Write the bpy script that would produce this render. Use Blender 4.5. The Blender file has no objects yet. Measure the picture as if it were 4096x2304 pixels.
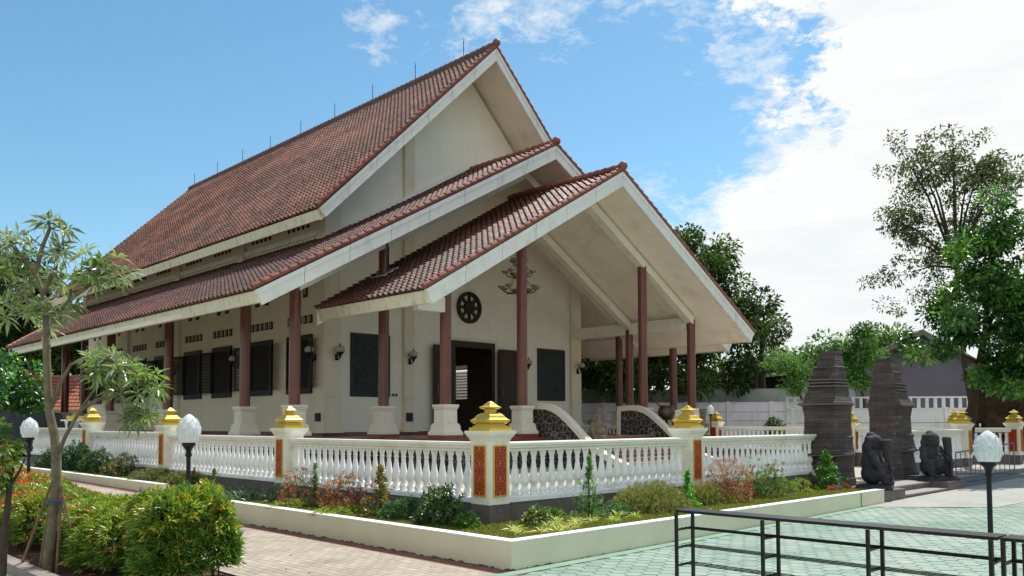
import bpy, math, random
import numpy as np
from mathutils import Vector, Matrix
random.seed(7); RNG=np.random.default_rng(11)
SC=bpy.context.scene; COL=SC.collection
PI=math.pi
# ------------------------------------------------------------------ helpers
def tag(o,label=None,cat=None,group=None,kind=None):
    if label: o['label']=label
    if cat: o['category']=cat
    if group: o['group']=group
    if kind: o['kind']=kind
    return o
def empty(name,loc,label,cat,group=None):
    o=bpy.data.objects.new(name,None); o.location=loc; o.empty_display_size=.2
    COL.objects.link(o); return tag(o,label,cat,group)
def link(name,me,m,parent=None,loc=None):
    o=bpy.data.objects.new(name,me); COL.objects.link(o)
    if m is not None and len(me.materials)==0: me.materials.append(m)
    if parent is not None:
        o.parent=parent
        if loc is None: o.location=-wloc(parent)
        else: o.location=loc
    elif loc is not None: o.location=loc
    return o
def wloc(o):
    v=Vector((0,0,0))
    while o is not None:
        v=v+o.location; o=o.parent
    return v
def copy_tree(o,parent=None,loc=None):
    c=o.copy(); COL.objects.link(c); c.parent=parent
    if loc is not None: c.location=loc
    for ch in list(o.children): copy_tree(ch,c)
    return c
BS=.855; BZ=.2465     # hall points, unprojected from image pixels, scaled down about the camera
def bp(x,y,z): return (x*BS,y*BS,z*BS+BZ)
class MB:
    def __init__(s): s.v=[]; s.f=[]
    def add(s,vs,fs):
        b=len(s.v); s.v+=[tuple(p) for p in vs]; s.f+=[tuple(i+b for i in f) for f in fs]; return s
    def box(s,x0,x1,y0,y1,z0,z1):
        return s.add([(x0,y0,z0),(x1,y0,z0),(x1,y1,z0),(x0,y1,z0),(x0,y0,z1),(x1,y0,z1),(x1,y1,z1),(x0,y1,z1)],
            [(0,3,2,1),(4,5,6,7),(0,1,5,4),(1,2,6,5),(2,3,7,6),(3,0,4,7)])
    def hexa(s,b,t):
        return s.add(list(b)+list(t),[(0,3,2,1),(4,5,6,7),(0,1,5,4),(1,2,6,5),(2,3,7,6),(3,0,4,7)])
    def slope(s,x0,z0,x1,z1,h,ya,yb):   # bar rising from x0,z0 to x1,z1, vertical depth h below, between ya and yb
        return s.hexa([(x0,ya,z0-h),(x1,ya,z1-h),(x1,yb,z1-h),(x0,yb,z0-h)],[(x0,ya,z0),(x1,ya,z1),(x1,yb,z1),(x0,yb,z0)])
    def prism(s,poly,a,b,axis='y'):
        n=len(poly)
        def P(u,w,t): return (u,t,w) if axis=='y' else ((t,u,w) if axis=='x' else (u,w,t))
        vs=[P(u,w,a) for u,w in poly]+[P(u,w,b) for u,w in poly]
        return s.add(vs,[tuple(range(n)),tuple(range(2*n-1,n-1,-1))]+[(i,i+n,(i+1)%n+n,(i+1)%n) for i in range(n)])
    def sq(s,cx,cy,prof,caps=True):    # stacked square sections (half_x, half_y or None, z)
        vs=[];fs=[]
        for p in prof:
            hx,hy,z=(p[0],p[0],p[1]) if len(p)==2 else p
            vs+=[(cx-hx,cy-hy,z),(cx+hx,cy-hy,z),(cx+hx,cy+hy,z),(cx-hx,cy+hy,z)]
        for i in range(len(prof)-1):
            b=4*i
            for k in range(4): fs.append((b+k,b+(k+1)%4,b+4+(k+1)%4,b+4+k))
        fs.append((3,2,1,0)); n=len(vs); fs.append((n-4,n-3,n-2,n-1))
        return s.add(vs,fs)
    def lathe(s,cx,cy,prof,n=12,ph=0):
        vs=[];fs=[]
        for r,z in prof:
            for k in range(n):
                a=2*PI*k/n+ph; vs.append((cx+r*math.cos(a),cy+r*math.sin(a),z))
        m=len(prof)
        for i in range(m-1):
            for k in range(n): fs.append((i*n+k,i*n+(k+1)%n,(i+1)*n+(k+1)%n,(i+1)*n+k))
        fs.append(tuple(range(n-1,-1,-1))); fs.append(tuple(range((m-1)*n,m*n)))
        return s.add(vs,fs)
    def tube(s,pts,rad,n=8):
        pts=[Vector(p) for p in pts]
        if not hasattr(rad,'__len__'): rad=[rad]*len(pts)
        vs=[];fs=[]; u=None
        for i,p in enumerate(pts):
            d=(pts[min(i+1,len(pts)-1)]-pts[max(i-1,0)])
            d=d.normalized() if d.length>1e-9 else Vector((0,0,1))
            if u is None: u=d.orthogonal().normalized()
            else:
                u=u-d*u.dot(d); u=u.normalized() if u.length>1e-6 else d.orthogonal().normalized()
            w=d.cross(u)
            for k in range(n):
                a=2*PI*k/n; q=p+(u*math.cos(a)+w*math.sin(a))*rad[i]; vs.append(tuple(q))
        for i in range(len(pts)-1):
            for k in range(n): fs.append((i*n+k,i*n+(k+1)%n,(i+1)*n+(k+1)%n,(i+1)*n+k))
        fs.append(tuple(range(n-1,-1,-1))); fs.append(tuple(range((len(pts)-1)*n,len(pts)*n)))
        return s.add(vs,fs)
    def ball(s,c,r,n=12,m=8):
        if not hasattr(r,'__len__'): r=(r,r,r)
        vs=[];fs=[]
        for i in range(1,m):
            t=PI*i/m
            for k in range(n):
                a=2*PI*k/n; vs.append((c[0]+r[0]*math.sin(t)*math.cos(a),c[1]+r[1]*math.sin(t)*math.sin(a),c[2]-r[2]*math.cos(t)))
        for i in range(m-2):
            for k in range(n): fs.append((i*n+k,i*n+(k+1)%n,(i+1)*n+(k+1)%n,(i+1)*n+k))
        b=len(vs); vs+=[(c[0],c[1],c[2]-r[2]),(c[0],c[1],c[2]+r[2])]
        for k in range(n):
            fs.append(((k+1)%n,k,b)); fs.append(((m-2)*n+k,(m-2)*n+(k+1)%n,b+1))
        return s.add(vs,fs)
    def me(s,name,bld=False,smooth=False):
        me=bpy.data.meshes.new(name)
        v=[bp(*p) for p in s.v] if bld else s.v
        me.from_pydata(v,[],s.f); me.update()
        if smooth:
            me.polygons.foreach_set('use_smooth',[True]*len(me.polygons))
            try: me.set_sharp_from_angle(angle=math.radians(38))
            except Exception: pass
        return me
    def build(s,name,m,parent=None,bld=False,smooth=False):
        return link(name,s.me(name,bld,smooth),m,parent)
def struct(o,kind='structure'): o['kind']=kind; return o
# ------------------------------------------------------------------ materials
def rgb(h):
    h=h.lstrip('#'); c=[int(h[i:i+2],16)/255 for i in (0,2,4)]
    return tuple(x/12.92 if x<=.04045 else ((x+.055)/1.055)**2.4 for x in c)
def c4(c): return (c[0],c[1],c[2],1)
class NT:
    def __init__(s,name):
        s.m=bpy.data.materials.new(name); s.m.use_nodes=True; s.t=s.m.node_tree; s.n=s.t.nodes
        s.b=s.n['Principled BSDF']; s.tc=s.n.new('ShaderNodeTexCoord'); s.geo=s.n.new('ShaderNodeNewGeometry')
    def new(s,t,**kw):
        n=s.n.new(t)
        for k,v in kw.items(): setattr(n,k,v)
        return n
    def L(s,a,b): s.t.links.new(a,b)
    def noise(s,scale,detail=4,rough=.6,vec=None,dist=0):
        n=s.new('ShaderNodeTexNoise'); n.inputs['Scale'].default_value=scale; n.inputs['Detail'].default_value=detail
        n.inputs['Roughness'].default_value=rough; n.inputs['Distortion'].default_value=dist
        s.L(vec if vec is not None else s.geo.outputs['Position'],n.inputs['Vector']); return n.outputs['Fac']
    def ramp(s,fac,stops):
        r=s.new('ShaderNodeValToRGB'); e=r.color_ramp.elements
        while len(e)<len(stops): e.new(.5)
        for i,(p,c) in enumerate(stops): e[i].position=p; e[i].color=c if len(c)==4 else c4(c)
        s.L(fac,r.inputs['Fac']); return r.outputs['Color']
    def mix(s,fac,a,b,mode='MIX'):
        n=s.new('ShaderNodeMix'); n.data_type='RGBA'; n.blend_type=mode
        for sock,v in ((n.inputs[0],fac),(n.inputs[6],a),(n.inputs[7],b)):
            if isinstance(v,(int,float)): sock.default_value=v
            elif isinstance(v,tuple): sock.default_value=c4(v)
            else: s.L(v,sock)
        return n.outputs[2]
    def bump(s,h,strength=.3,dist=.01):
        b=s.new('ShaderNodeBump'); b.inputs['Strength'].default_value=strength; b.inputs['Distance'].default_value=dist
        s.L(h,b.inputs['Height']); s.L(b.outputs['Normal'],s.b.inputs['Normal'])
    def base(s,c):
        if isinstance(c,tuple): s.b.inputs['Base Color'].default_value=c4(c)
        else: s.L(c,s.b.inputs['Base Color'])
    def set(s,rough=.6,metal=0,spec=.5):
        s.b.inputs['Roughness'].default_value=rough; s.b.inputs['Metallic'].default_value=metal
        s.b.inputs['Specular IOR Level'].default_value=spec; return s
def mscale(k,c): return tuple(min(1,k*x) for x in c)
def plain(name,col,rough=.6,var=.12,scale=3,bumps=.15,bscale=60,metal=0,spec=.4,dirt=None,dirt_amt=.5,dscale=1.2):
    t=NT(name).set(rough,metal,spec)
    c=t.ramp(t.noise(scale,6),[(.3,mscale(1-var,col)),(.7,mscale(1+var,col))])
    if dirt:
        f=t.ramp(t.noise(dscale,8,.72),[(.52,(0,0,0)),(.72,(dirt_amt,)*3)])
        c=t.mix(f,c,dirt)
    t.base(c)
    if bumps: t.bump(t.noise(bscale,3),bumps,.004)
    return t.m
M={}
M['plaster']=plain('plaster',rgb('#d3c9ad'),.85,.06,1.2,.12,40,dirt=rgb('#9c9480'),dirt_amt=.35,dscale=.7)
M['gable']=plain('gable_paint',rgb('#d8d2c2'),.85,.05,1.2,.12,40,dirt=rgb('#a8a293'),dirt_amt=.3,dscale=.6)
M['white']=plain('white_paint',rgb('#ecebe8'),.6,.05,2,.15,50,dirt=rgb('#a39d8c'),dirt_amt=.5,dscale=3.5)
M['cream']=plain('cream_paint',rgb('#e6e2d2'),.6,.05,2,.1,50,dirt=rgb('#aca68a'),dirt_amt=.4,dscale=2.2)
M['pedestal']=plain('pedestal_paint',rgb('#d8d1c0'),.6,.06,2,.1,50,dirt=rgb('#9a9a92'),dirt_amt=.3,dscale=2)
M['fascia']=plain('fascia_board',rgb('#dcdeda'),.6,.05,1.5,.1,40,dirt=rgb('#9fa39d'),dirt_amt=.5,dscale=1.6)
M['soffit']=plain('soffit_board',rgb('#d6cdb6'),.85,.05,1.5,.05,40,dirt=rgb('#a68d72'),dirt_amt=.45,dscale=.55)
M['gold']=plain('gold_paint',rgb('#ccab3c'),.36,.12,5,.1,60,metal=.35,spec=.6,dirt=rgb('#7d6524'),dirt_amt=.5,dscale=6)
M['goldflat']=plain('gold_trim',rgb('#d0a840'),.45,.1,8,0,60,metal=.2)
M['redpanel']=plain('red_panel',rgb('#9a1e10'),.5,.12,9,.05,60)
M['darkstone']=plain('dark_stone_base',rgb('#6a615c'),.8,.15,4,.3,50,dirt=rgb('#48413c'),dirt_amt=.6,dscale=3)
M['granite']=plain('black_granite',rgb('#2b2c30'),.35,.2,30,.05,80)
M['steptop']=plain('step_slab',rgb('#8d8a86'),.6,.12,8,.1,60)
M['blackmetal']=plain('black_metal',rgb('#1d1e22'),.4,.2,20,.05,80,metal=.3)
M['steel']=plain('steel_rail',rgb('#6a6c70'),.35,.1,20,0,80,metal=.8)
M['wood']=plain('dark_wood',rgb('#33251d'),.6,.25,6,.1,40)
M['shutter']=plain('shutter_wood',rgb('#201a17'),.6,.25,8,.1,60)
M['shutterlit']=plain('shutter_lit',rgb('#6a4830'),.6,.2,8,.1,60)  # lit copy of the shutter wood, the light put into its colour
M['vent']=plain('vent_frame',rgb('#1d2426'),.6,.1,8,0)
M['ventpane']=plain('vent_pane',rgb('#8b8470'),.6,.1,8,0)
M['dark']=plain('dark_interior',(.012,.011,.01),.9,.1,3,0)  # near-black, the unlit hall inside put into the colour
M['redtile']=plain('red_floor_tile',rgb('#7d4238'),.3,.12,3,.05,40)
M['relief']=plain('andesite_relief',rgb('#34393a'),.8,.3,7,.2,30)
M['statue']=plain('weathered_stone',rgb('#6b5f51'),.9,.35,5,.4,50,dirt=rgb('#8b8474'),dirt_amt=.7,dscale=6)
M['guardian']=plain('lava_stone',rgb('#333135'),.85,.25,8,.5,60,dirt=rgb('#55525a'),dirt_amt=.5,dscale=9)
M['bronze']=plain('bronze',rgb('#55463a'),.45,.25,6,.2,30,metal=.5)
M['bronzelight']=plain('old_brass',rgb('#8a7c5e'),.45,.2,6,.1,30,metal=.3)
M['bluehouse']=plain('grey_render',rgb('#67626f'),.9,.06,1,.1,30)
M['roofgrey']=plain('grey_roof',rgb('#6c6458'),.8,.2,3,.3,30)
M['roofsalmon']=plain('orange_roof',rgb('#9a5c46'),.8,.2,6,.3,20)
M['shed']=plain('rusty_shed',rgb('#33241d'),.9,.3,3,.2,20)
M['bark']=plain('bark',rgb('#6b6450'),.9,.35,9,.7,45,dirt=rgb('#9a9678'),dirt_amt=.6,dscale=14)
M['barkdark']=plain('dark_bark',rgb('#40372c'),.95,.3,4,.6,15)
M['bamboo']=plain('stake_wood',rgb('#7a6548'),.8,.25,12,.2,40)
M['soil']=plain('soil',rgb('#5a3a2a'),.95,.35,6,.6,25)
M['plastic']=plain('blue_tie',rgb('#4b5a6b'),.5,.1,20,0)
M['pink']=plain('pink_petal',rgb('#d8707a'),.6,.2,20,0)
M['purple']=plain('purple_petal',rgb('#7a60c8'),.6,.2,20,0)
M['redpetal']=plain('red_petal',rgb('#c02a20'),.6,.2,20,0)
M['concrete']=plain('concrete',rgb('#a8a196'),.85,.15,2.5,.2,40,dirt=rgb('#7a7268'),dirt_amt=.5,dscale=1)
M['court']=plain('court_paving',rgb('#a8a295'),.8,.1,2.5,.1,40,dirt=rgb('#8f8b84'),dirt_amt=.4,dscale=.6)
M['kerb']=plain('kerb_stone',rgb('#8a8078'),.9,.2,3,.4,30,dirt=rgb('#7a5a3a'),dirt_amt=.6,dscale=5)
# planter: pale paint with stains
def streaky(name,col,dirt,amt,rough=.8,zs=.12,sc=2.6,thr=(.5,.72),var=.05):
    t=NT(name).set(rough,0,.3)
    c=t.ramp(t.noise(1.0,6),[(.3,mscale(1-var,col)),(.7,mscale(1+var,col))])
    mp=t.new('ShaderNodeMapping'); mp.inputs['Scale'].default_value=(1,1,zs); t.L(t.tc.outputs['Object'],mp.inputs[0])
    f=t.ramp(t.noise(sc,8,.72,mp.outputs[0]),[(thr[0],(0,0,0)),(thr[1],(amt,)*3)])
    f=t.mix(1.0,f,t.ramp(t.noise(.35,4,.6),[(.35,(.2,)*3),(.65,(1,)*3)]),'MULTIPLY')
    c=t.mix(f,c,dirt)
    c=t.mix(t.ramp(t.noise(1.7,9,.8),[(.62,(0,0,0)),(.7,(amt*.5,)*3)]),c,dirt)
    t.base(c); t.bump(t.noise(40,3),.15,.004); return t.m
M['plaster']=streaky('plaster',rgb('#dcd2ba'),rgb('#8d8468'),.2)
M['gable']=streaky('gable_paint',rgb('#e8e2d2'),rgb('#999280'),.18)
M['eavepaint']=streaky('eave_paint',rgb('#ddd8bc'),rgb('#6f6a4e'),.75,.6,.16,6,(.5,.66))
M['fascia']=streaky('fascia_board',rgb('#e2e3dc'),rgb('#8d9088'),.55,.6,.5,3,(.5,.75))
M['soffit']=streaky('soffit_board',rgb('#eee6d4'),rgb('#b09a7c'),.5,.85,.6,1.0,(.5,.7))
def planter_mat():
    t=NT('planter_paint').set(.7,0,.3)
    c=t.ramp(t.noise(1.5,6),[(.3,rgb('#cdc6a8')),(.7,rgb('#dad4ba'))])
    c=t.mix(t.ramp(t.noise(3,8,.75),[(.6,(0,0,0)),(.8,(.5,.5,.5))]),c,rgb('#b39a6c'))
    sx=t.new('ShaderNodeSeparateXYZ'); t.L(t.tc.outputs['Object'],sx.inputs[0])
    ad=t.new('ShaderNodeMath',operation='MULTIPLY_ADD'); ad.inputs[1].default_value=.16; ad.inputs[2].default_value=0
    t.L(t.noise(7,6,.8),ad.inputs[0])
    lt=t.new('ShaderNodeMath',operation='LESS_THAN'); t.L(sx.outputs[2],lt.inputs[0])
    sb=t.new('ShaderNodeMath',operation='SUBTRACT'); t.L(ad.outputs[0],sb.inputs[0]); sb.inputs[1].default_value=.062
    t.L(sb.outputs[0],lt.inputs[1])
    c=t.mix(lt.outputs[0],c,rgb('#5a5240'))
    t.base(c); t.bump(t.noise(50,3),.15,.004); return t.m
M['planter']=planter_mat()
def column_mat():
    t=NT('column_paint').set(.3,0,.5)
    t.base(t.ramp(t.noise(2,5),[(.3,rgb('#61362a')),(.7,rgb('#704032'))])); return t.m
M['column']=column_mat()
def tile_mat(name,cols,moss,moss_amt,mscale_=.5):
    t=NT(name).set(.5,0,.5)
    a=t.new('ShaderNodeAttribute'); a.attribute_name='Col'
    c=t.mix(t.noise(1.1,4),mscale(.85,cols),mscale(1.12,cols))
    c=t.mix(.9,c,a.outputs['Color'],'MULTIPLY')
    mp=t.new('ShaderNodeMapping'); mp.inputs['Scale'].default_value=(.8,.45,.8); t.L(t.tc.outputs['Object'],mp.inputs[0])
    f=t.ramp(t.noise(mscale_,10,.74,mp.outputs[0]),[(.41,(0,0,0)),(.53,(moss_amt,)*3)])
    f2=t.ramp(t.noise(7,4,.7),[(.36,(.1,)*3),(.58,(1,)*3)])
    ff=t.mix(1.0,f,f2,'MULTIPLY')
    c=t.mix(ff,c,moss)
    t.base(c); t.bump(t.noise(35,3),.25,.006)
    r=t.ramp(t.noise(6,3),[(.3,(.45,)*3),(.7,(.8,)*3)]); t.L(r,t.b.inputs['Roughness'])
    return t.m
M['tileA']=tile_mat('roof_tile_salmon',rgb('#9a6b57'),rgb('#42312b'),.85,.5)
M['tileB']=tile_mat('roof_tile_red',rgb('#74493e'),rgb('#332926'),.9,.45)
M['tilecap']=plain('cap_tile',rgb('#8a5344'),.6,.25,4,.2,25,dirt=rgb('#4a3630'),dirt_amt=.8,dscale=2.2)
M['mortar']=plain('ridge_mortar',rgb('#5a504a'),.9,.2,3,.2,30)
def stonewall_mat():
    t=NT('rubble_stone').set(.85,0,.3)
    v=t.new('ShaderNodeTexVoronoi'); v.feature='DISTANCE_TO_EDGE'; v.inputs['Scale'].default_value=5.2
    t.L(t.tc.outputs['Object'],v.inputs['Vector'])
    c=t.ramp(v.outputs['Distance'],[(.03,rgb('#8d8580')),(.055,rgb('#3a3532'))])
    n=t.ramp(t.noise(5,5),[(.3,(.5,)*3),(.7,(1.2,)*3)])
    t.base(t.mix(1.0,c,n,'MULTIPLY')); t.bump(v.outputs['Distance'],.6,.03); return t.m
M['rubble']=stonewall_mat()
def brick_mat(name,c1,c2,cm,sx,sy,rot=0,rough=.8,mort=.012):
    t=NT(name).set(rough,0,.3)
    mp=t.new('ShaderNodeMapping'); mp.inputs['Rotation'].default_value=(0,0,rot); t.L(t.tc.outputs['Object'],mp.inputs[0])
    b=t.new('ShaderNodeTexBrick'); b.inputs['Scale'].default_value=1; b.inputs['Mortar Size'].default_value=mort
    b.inputs['Brick Width'].default_value=sx; b.inputs['Row Height'].default_value=sy
    b.inputs['Color1'].default_value=c4(c1); b.inputs['Color2'].default_value=c4(c2); b.inputs['Mortar'].default_value=c4(cm)
    b.inputs['Mortar Smooth'].default_value=.3
    t.L(mp.outputs[0],b.inputs['Vector'])
    n=t.ramp(t.noise(1.3,8,.7),[(.35,(.78,.76,.72)),(.65,(1.08,1.06,1.04))])
    t.base(t.mix(1.0,b.outputs['Color'],n,'MULTIPLY'))
    bb=t.new('ShaderNodeMath',operation='SUBTRACT'); bb.inputs[0].default_value=1; t.L(b.outputs['Fac'],bb.inputs[1])
    t.bump(bb.outputs[0],.35,.006); return t.m
M['brickpath']=brick_mat('path_pavers',rgb('#a39a8c'),rgb('#b3aa9b'),rgb('#7d6c5a'),.21,.105,PI/2,mort=.007)
M['brickred']=brick_mat('red_border_pavers',rgb('#8e5a52'),rgb('#9c6a60'),rgb('#5a3d36'),.21,.105,0,mort=.007)
M['bandstone']=brick_mat('banded_andesite',rgb('#4a4442'),rgb('#57504d'),rgb('#2b2725'),.62,.07,0,.85,.006)
def vstone():
    t=NT('banded_andesite').set(.85,0,.3)
    sx=t.new('ShaderNodeSeparateXYZ'); t.L(t.tc.outputs['Object'],sx.inputs[0])
    mp=t.new('ShaderNodeCombineXYZ'); ad=t.new('ShaderNodeMath',operation='ADD'); t.L(sx.outputs[0],ad.inputs[0]); t.L(sx.outputs[1],ad.inputs[1])
    t.L(ad.outputs[0],mp.inputs[0]); t.L(sx.outputs[2],mp.inputs[1])
    b=t.new('ShaderNodeTexBrick'); b.inputs['Scale'].default_value=1; b.inputs['Mortar Size'].default_value=.004
    b.inputs['Brick Width'].default_value=.55; b.inputs['Row Height'].default_value=.055
    b.inputs['Color1'].default_value=c4(rgb('#453f3d')); b.inputs['Color2'].default_value=c4(rgb('#5a514d')); b.inputs['Mortar'].default_value=c4(rgb('#26211f'))
    t.L(mp.outputs[0],b.inputs['Vector'])
    sm=t.new('ShaderNodeMapping'); sm.inputs['Scale'].default_value=(.8,.8,9); t.L(t.tc.outputs['Object'],sm.inputs[0])
    n=t.ramp(t.noise(1.5,6,.7,sm.outputs[0]),[(.3,(.75,.72,.7)),(.5,(1,.98,.98)),(.7,(1.45,1.25,1.12))])
    c=t.mix(1.0,b.outputs['Color'],n,'MULTIPLY'); c=t.mix(t.ramp(t.noise(3.2,9,.8),[(.56,(0,0,0)),(.68,(.5,)*3)]),c,rgb('#837b70')); t.base(c); t.bump(t.noise(12,6,.75),.6,.02); return t.m
M['bandstone']=vstone()
def hex_mat():
    t=NT('green_paver').set(.75,0,.3)
    a=t.new('ShaderNodeAttribute'); a.attribute_name='Col'
    c=t.ramp(t.noise(.55,7,.6),[(.3,rgb('#789184')),(.55,rgb('#8a9e91')),(.75,rgb('#9aa69b'))])
    c=t.mix(t.ramp(t.noise(.9,5,.6),[(.55,(0,0,0)),(.72,(.6,.6,.6))]),c,rgb('#aba89c'))
    c=t.mix(t.ramp(t.noise(.5,7,.75),[(.56,(0,0,0)),(.7,(.45,)*3)]),c,rgb('#5c7264'))
    c=t.mix(1.0,c,a.outputs['Color'],'MULTIPLY')
    t.base(c); t.bump(t.noise(40,4),.2,.004); return t.m
M['hex']=hex_mat()
M['grout']=plain('paver_joint',rgb('#728478'),.95,.2,5,.3,40)
M['ground']=plain('open_ground',rgb('#6b6a52'),.95,.2,.3,.2,10,dirt=rgb('#556036'),dirt_amt=.7,dscale=.1)
M['lawnsoil']=plain('lawn_soil',rgb('#62662c'),.95,.3,3,.4,25,dirt=rgb('#5d3a28'),dirt_amt=.6,dscale=1.5)
def wall_mat(name,a,b,stain,amt):
    t=NT(name).set(.9,0,.2)
    c=t.ramp(t.noise(.4,6),[(.3,a),(.7,b)])
    mp=t.new('ShaderNodeMapping'); mp.inputs['Scale'].default_value=(1,1,.25); t.L(t.tc.outputs['Object'],mp.inputs[0])
    f=t.ramp(t.noise(1.2,8,.75,mp.outputs[0]),[(.5,(0,0,0)),(.72,(amt,)*3)])
    t.base(t.mix(f,c,stain)); t.bump(t.noise(20,3),.2,.01); return t.m
M['backwall']=wall_mat('lavender_wall',rgb('#cbc8d2'),rgb('#d8d5dd'),rgb('#77757c'),.5)
M['backgrey']=wall_mat('grey_green_wall',rgb('#8a908d'),rgb('#9aa09a'),rgb('#6a6d6a'),.5)
M['lattice']=wall_mat('stained_white_wall',rgb('#d5d8da'),rgb('#e2e4e4'),rgb('#7a7d80'),.6)
def rock_mat():
    t=NT('brown_rock').set(.95,0,.2)
    t.base(t.ramp(t.noise(1.2,9,.8,dist=.6),[(.3,rgb('#241914')),(.5,rgb('#4a382c')),(.68,rgb('#705a46'))])); t.bump(t.noise(3,8,.8),1,.2); return t.m
M['rock']=rock_mat()
def leaf_mat(name,rough=.45,trans=.35,spec=.4):
    t=NT(name).set(rough,0,spec)
    a=t.new('ShaderNodeAttribute'); a.attribute_name='Col'; t.base(a.outputs['Color'])
    tr=t.new('ShaderNodeBsdfTranslucent'); hs=t.mix(1.0,a.outputs['Color'],(1.5,1.6,.6),'MULTIPLY'); t.L(hs,tr.inputs['Color'])
    mx=t.new('ShaderNodeMixShader'); mx.inputs[0].default_value=trans
    out=t.n['Material Output']; t.L(t.b.outputs[0],mx.inputs[1]); t.L(tr.outputs[0],mx.inputs[2]); t.L(mx.outputs[0],out.inputs['Surface'])
    return t.m
M['leaf']=leaf_mat('leaf'); M['leafgloss']=leaf_mat('glossy_leaf',.3,.24,.6); M['farleaf']=leaf_mat('far_leaf',.6,.3,.3)
def glass_mat():
    t=NT('frosted_glass').set(.22,0,.6)
    t.base(rgb('#eef3f3')); t.b.inputs['Transmission Weight'].default_value=.22; t.b.inputs['IOR'].default_value=1.2; return t.m
M['glass']=glass_mat()
M['bulb']=plain('lamp_core',rgb('#f2f0e6'),.4,.02,5,0)
M['lampglobe']=plain('wall_lamp_globe',rgb('#a9a4a0'),.3,.05,5,0)
# ------------------------------------------------------------------ camera, light, sky
R3=Matrix(((0.717153,-0.031501,-0.696203),(-0.696908,-0.037062,-0.716202),(-0.003241,0.998816,-0.048533)))
cam=bpy.data.objects.new('camera',bpy.data.cameras.new('camera')); COL.objects.link(cam)
cam.matrix_world=Matrix.Translation((0,0,1.7))@R3.to_4x4()
cam.data.lens=29.72; cam.data.sensor_width=36; cam.data.shift_y=.0908; cam.data.clip_end=3000; cam.data.clip_start=.05
SC.camera=cam
SUN=Vector((.50,.06,.86)).normalized()
sd=bpy.data.lights.new('sun','SUN'); sd.energy=3.5; sd.angle=math.radians(.6); sd.color=(1,.955,.88)
so=bpy.data.objects.new('sun',sd); COL.objects.link(so); so.rotation_euler=SUN.to_track_quat('Z','Y').to_euler()
W=bpy.data.worlds.new('World'); SC.world=W; W.use_nodes=True; wt=W.node_tree; wn=wt.nodes; bg=wn['Background']
def wnew(t,**kw):
    n=wn.new(t)
    for k,v in kw.items(): setattr(n,k,v)
    return n
sky=wnew('ShaderNodeTexSky'); sky.sky_type='NISHITA'; sky.sun_disc=False
sky.sun_elevation=math.asin(SUN.z); sky.sun_rotation=math.atan2(SUN.x,SUN.y); sky.air_density=1.0; sky.dust_density=.25; sky.ozone_density=3.0
tc=wnew('ShaderNodeTexCoord')
def wmath(op,a,b=None,c=None,clamp=False):
    n=wnew('ShaderNodeMath',operation=op); n.use_clamp=clamp
    for i,v in enumerate((a,b,c)):
        if v is None: continue
        if isinstance(v,(int,float)): n.inputs[i].default_value=v
        else: wt.links.new(v,n.inputs[i])
    return n.outputs[0]
def wnoise(scale,detail,rough,vs=(1,1,1),dist=0):
    mp=wnew('ShaderNodeMapping'); mp.inputs['Scale'].default_value=vs; wt.links.new(tc.outputs['Generated'],mp.inputs[0])
    n=wnew('ShaderNodeTexNoise'); n.inputs['Scale'].default_value=scale; n.inputs['Detail'].default_value=detail; n.inputs['Roughness'].default_value=rough
    n.inputs['Distortion'].default_value=dist
    wt.links.new(mp.outputs[0],n.inputs['Vector']); return n.outputs['Fac']
nA=wnoise(7,9,.62,(1,1,1.7),.3); nB=wnoise(30,8,.68,(1,1,2.2),.3)
def cap(d,rad,amp,soft):
    d=Vector(d).normalized()
    vm=wnew('ShaderNodeVectorMath',operation='DISTANCE'); vm.inputs[1].default_value=d; wt.links.new(tc.outputs['Generated'],vm.inputs[0])
    x=wmath('SUBTRACT',rad,vm.outputs['Value'])
    nn=wmath('MULTIPLY_ADD',nA,amp*1.0,-amp*.5); nn2=wmath('MULTIPLY_ADD',nB,amp*1.1,-amp*.55)
    x=wmath('ADD',x,wmath('ADD',nn,nn2))
    return wmath('DIVIDE',x,soft,clamp=True)
caps=[cap((.935,.205,.30),.262,.20,.035),cap((.93,.28,-.02),.405,.13,.05),cap((.80,.22,.62),.30,.20,.035)]
caps+=[cap((-.75,-.62,.45),.80,.3,.3),cap((-.2,-.9,.8),.6,.3,.3),cap((-.95,.3,.5),.35,.25,.2)]  # unseen clouds behind the camera, added as neutral fill for shaded faces
wisps=[cap(d,r,a,s) for d,r,a,s in [((.52,.74,.425),.035,.26,.09),((.609,.655,.45),.045,.28,.09),((.655,.60,.46),.05,.26,.09),((.70,.56,.45),.025,.2,.08),((.74,.50,.47),.04,.22,.08),
 ((.773,.57,.263),.02,.16,.08),((.804,.514,.299),.004,.13,.07),((.70,.585,.40),.004,.14,.07),((.80,.44,.40),.06,.3,.09)]]
m=caps[0]
for x in caps[1:]: m=wmath('MAXIMUM',m,x)
mw=wisps[0]
for x in wisps[1:]: mw=wmath('MAXIMUM',mw,x)
m=wmath('MAXIMUM',m,wmath('MULTIPLY',mw,.72))
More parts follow.
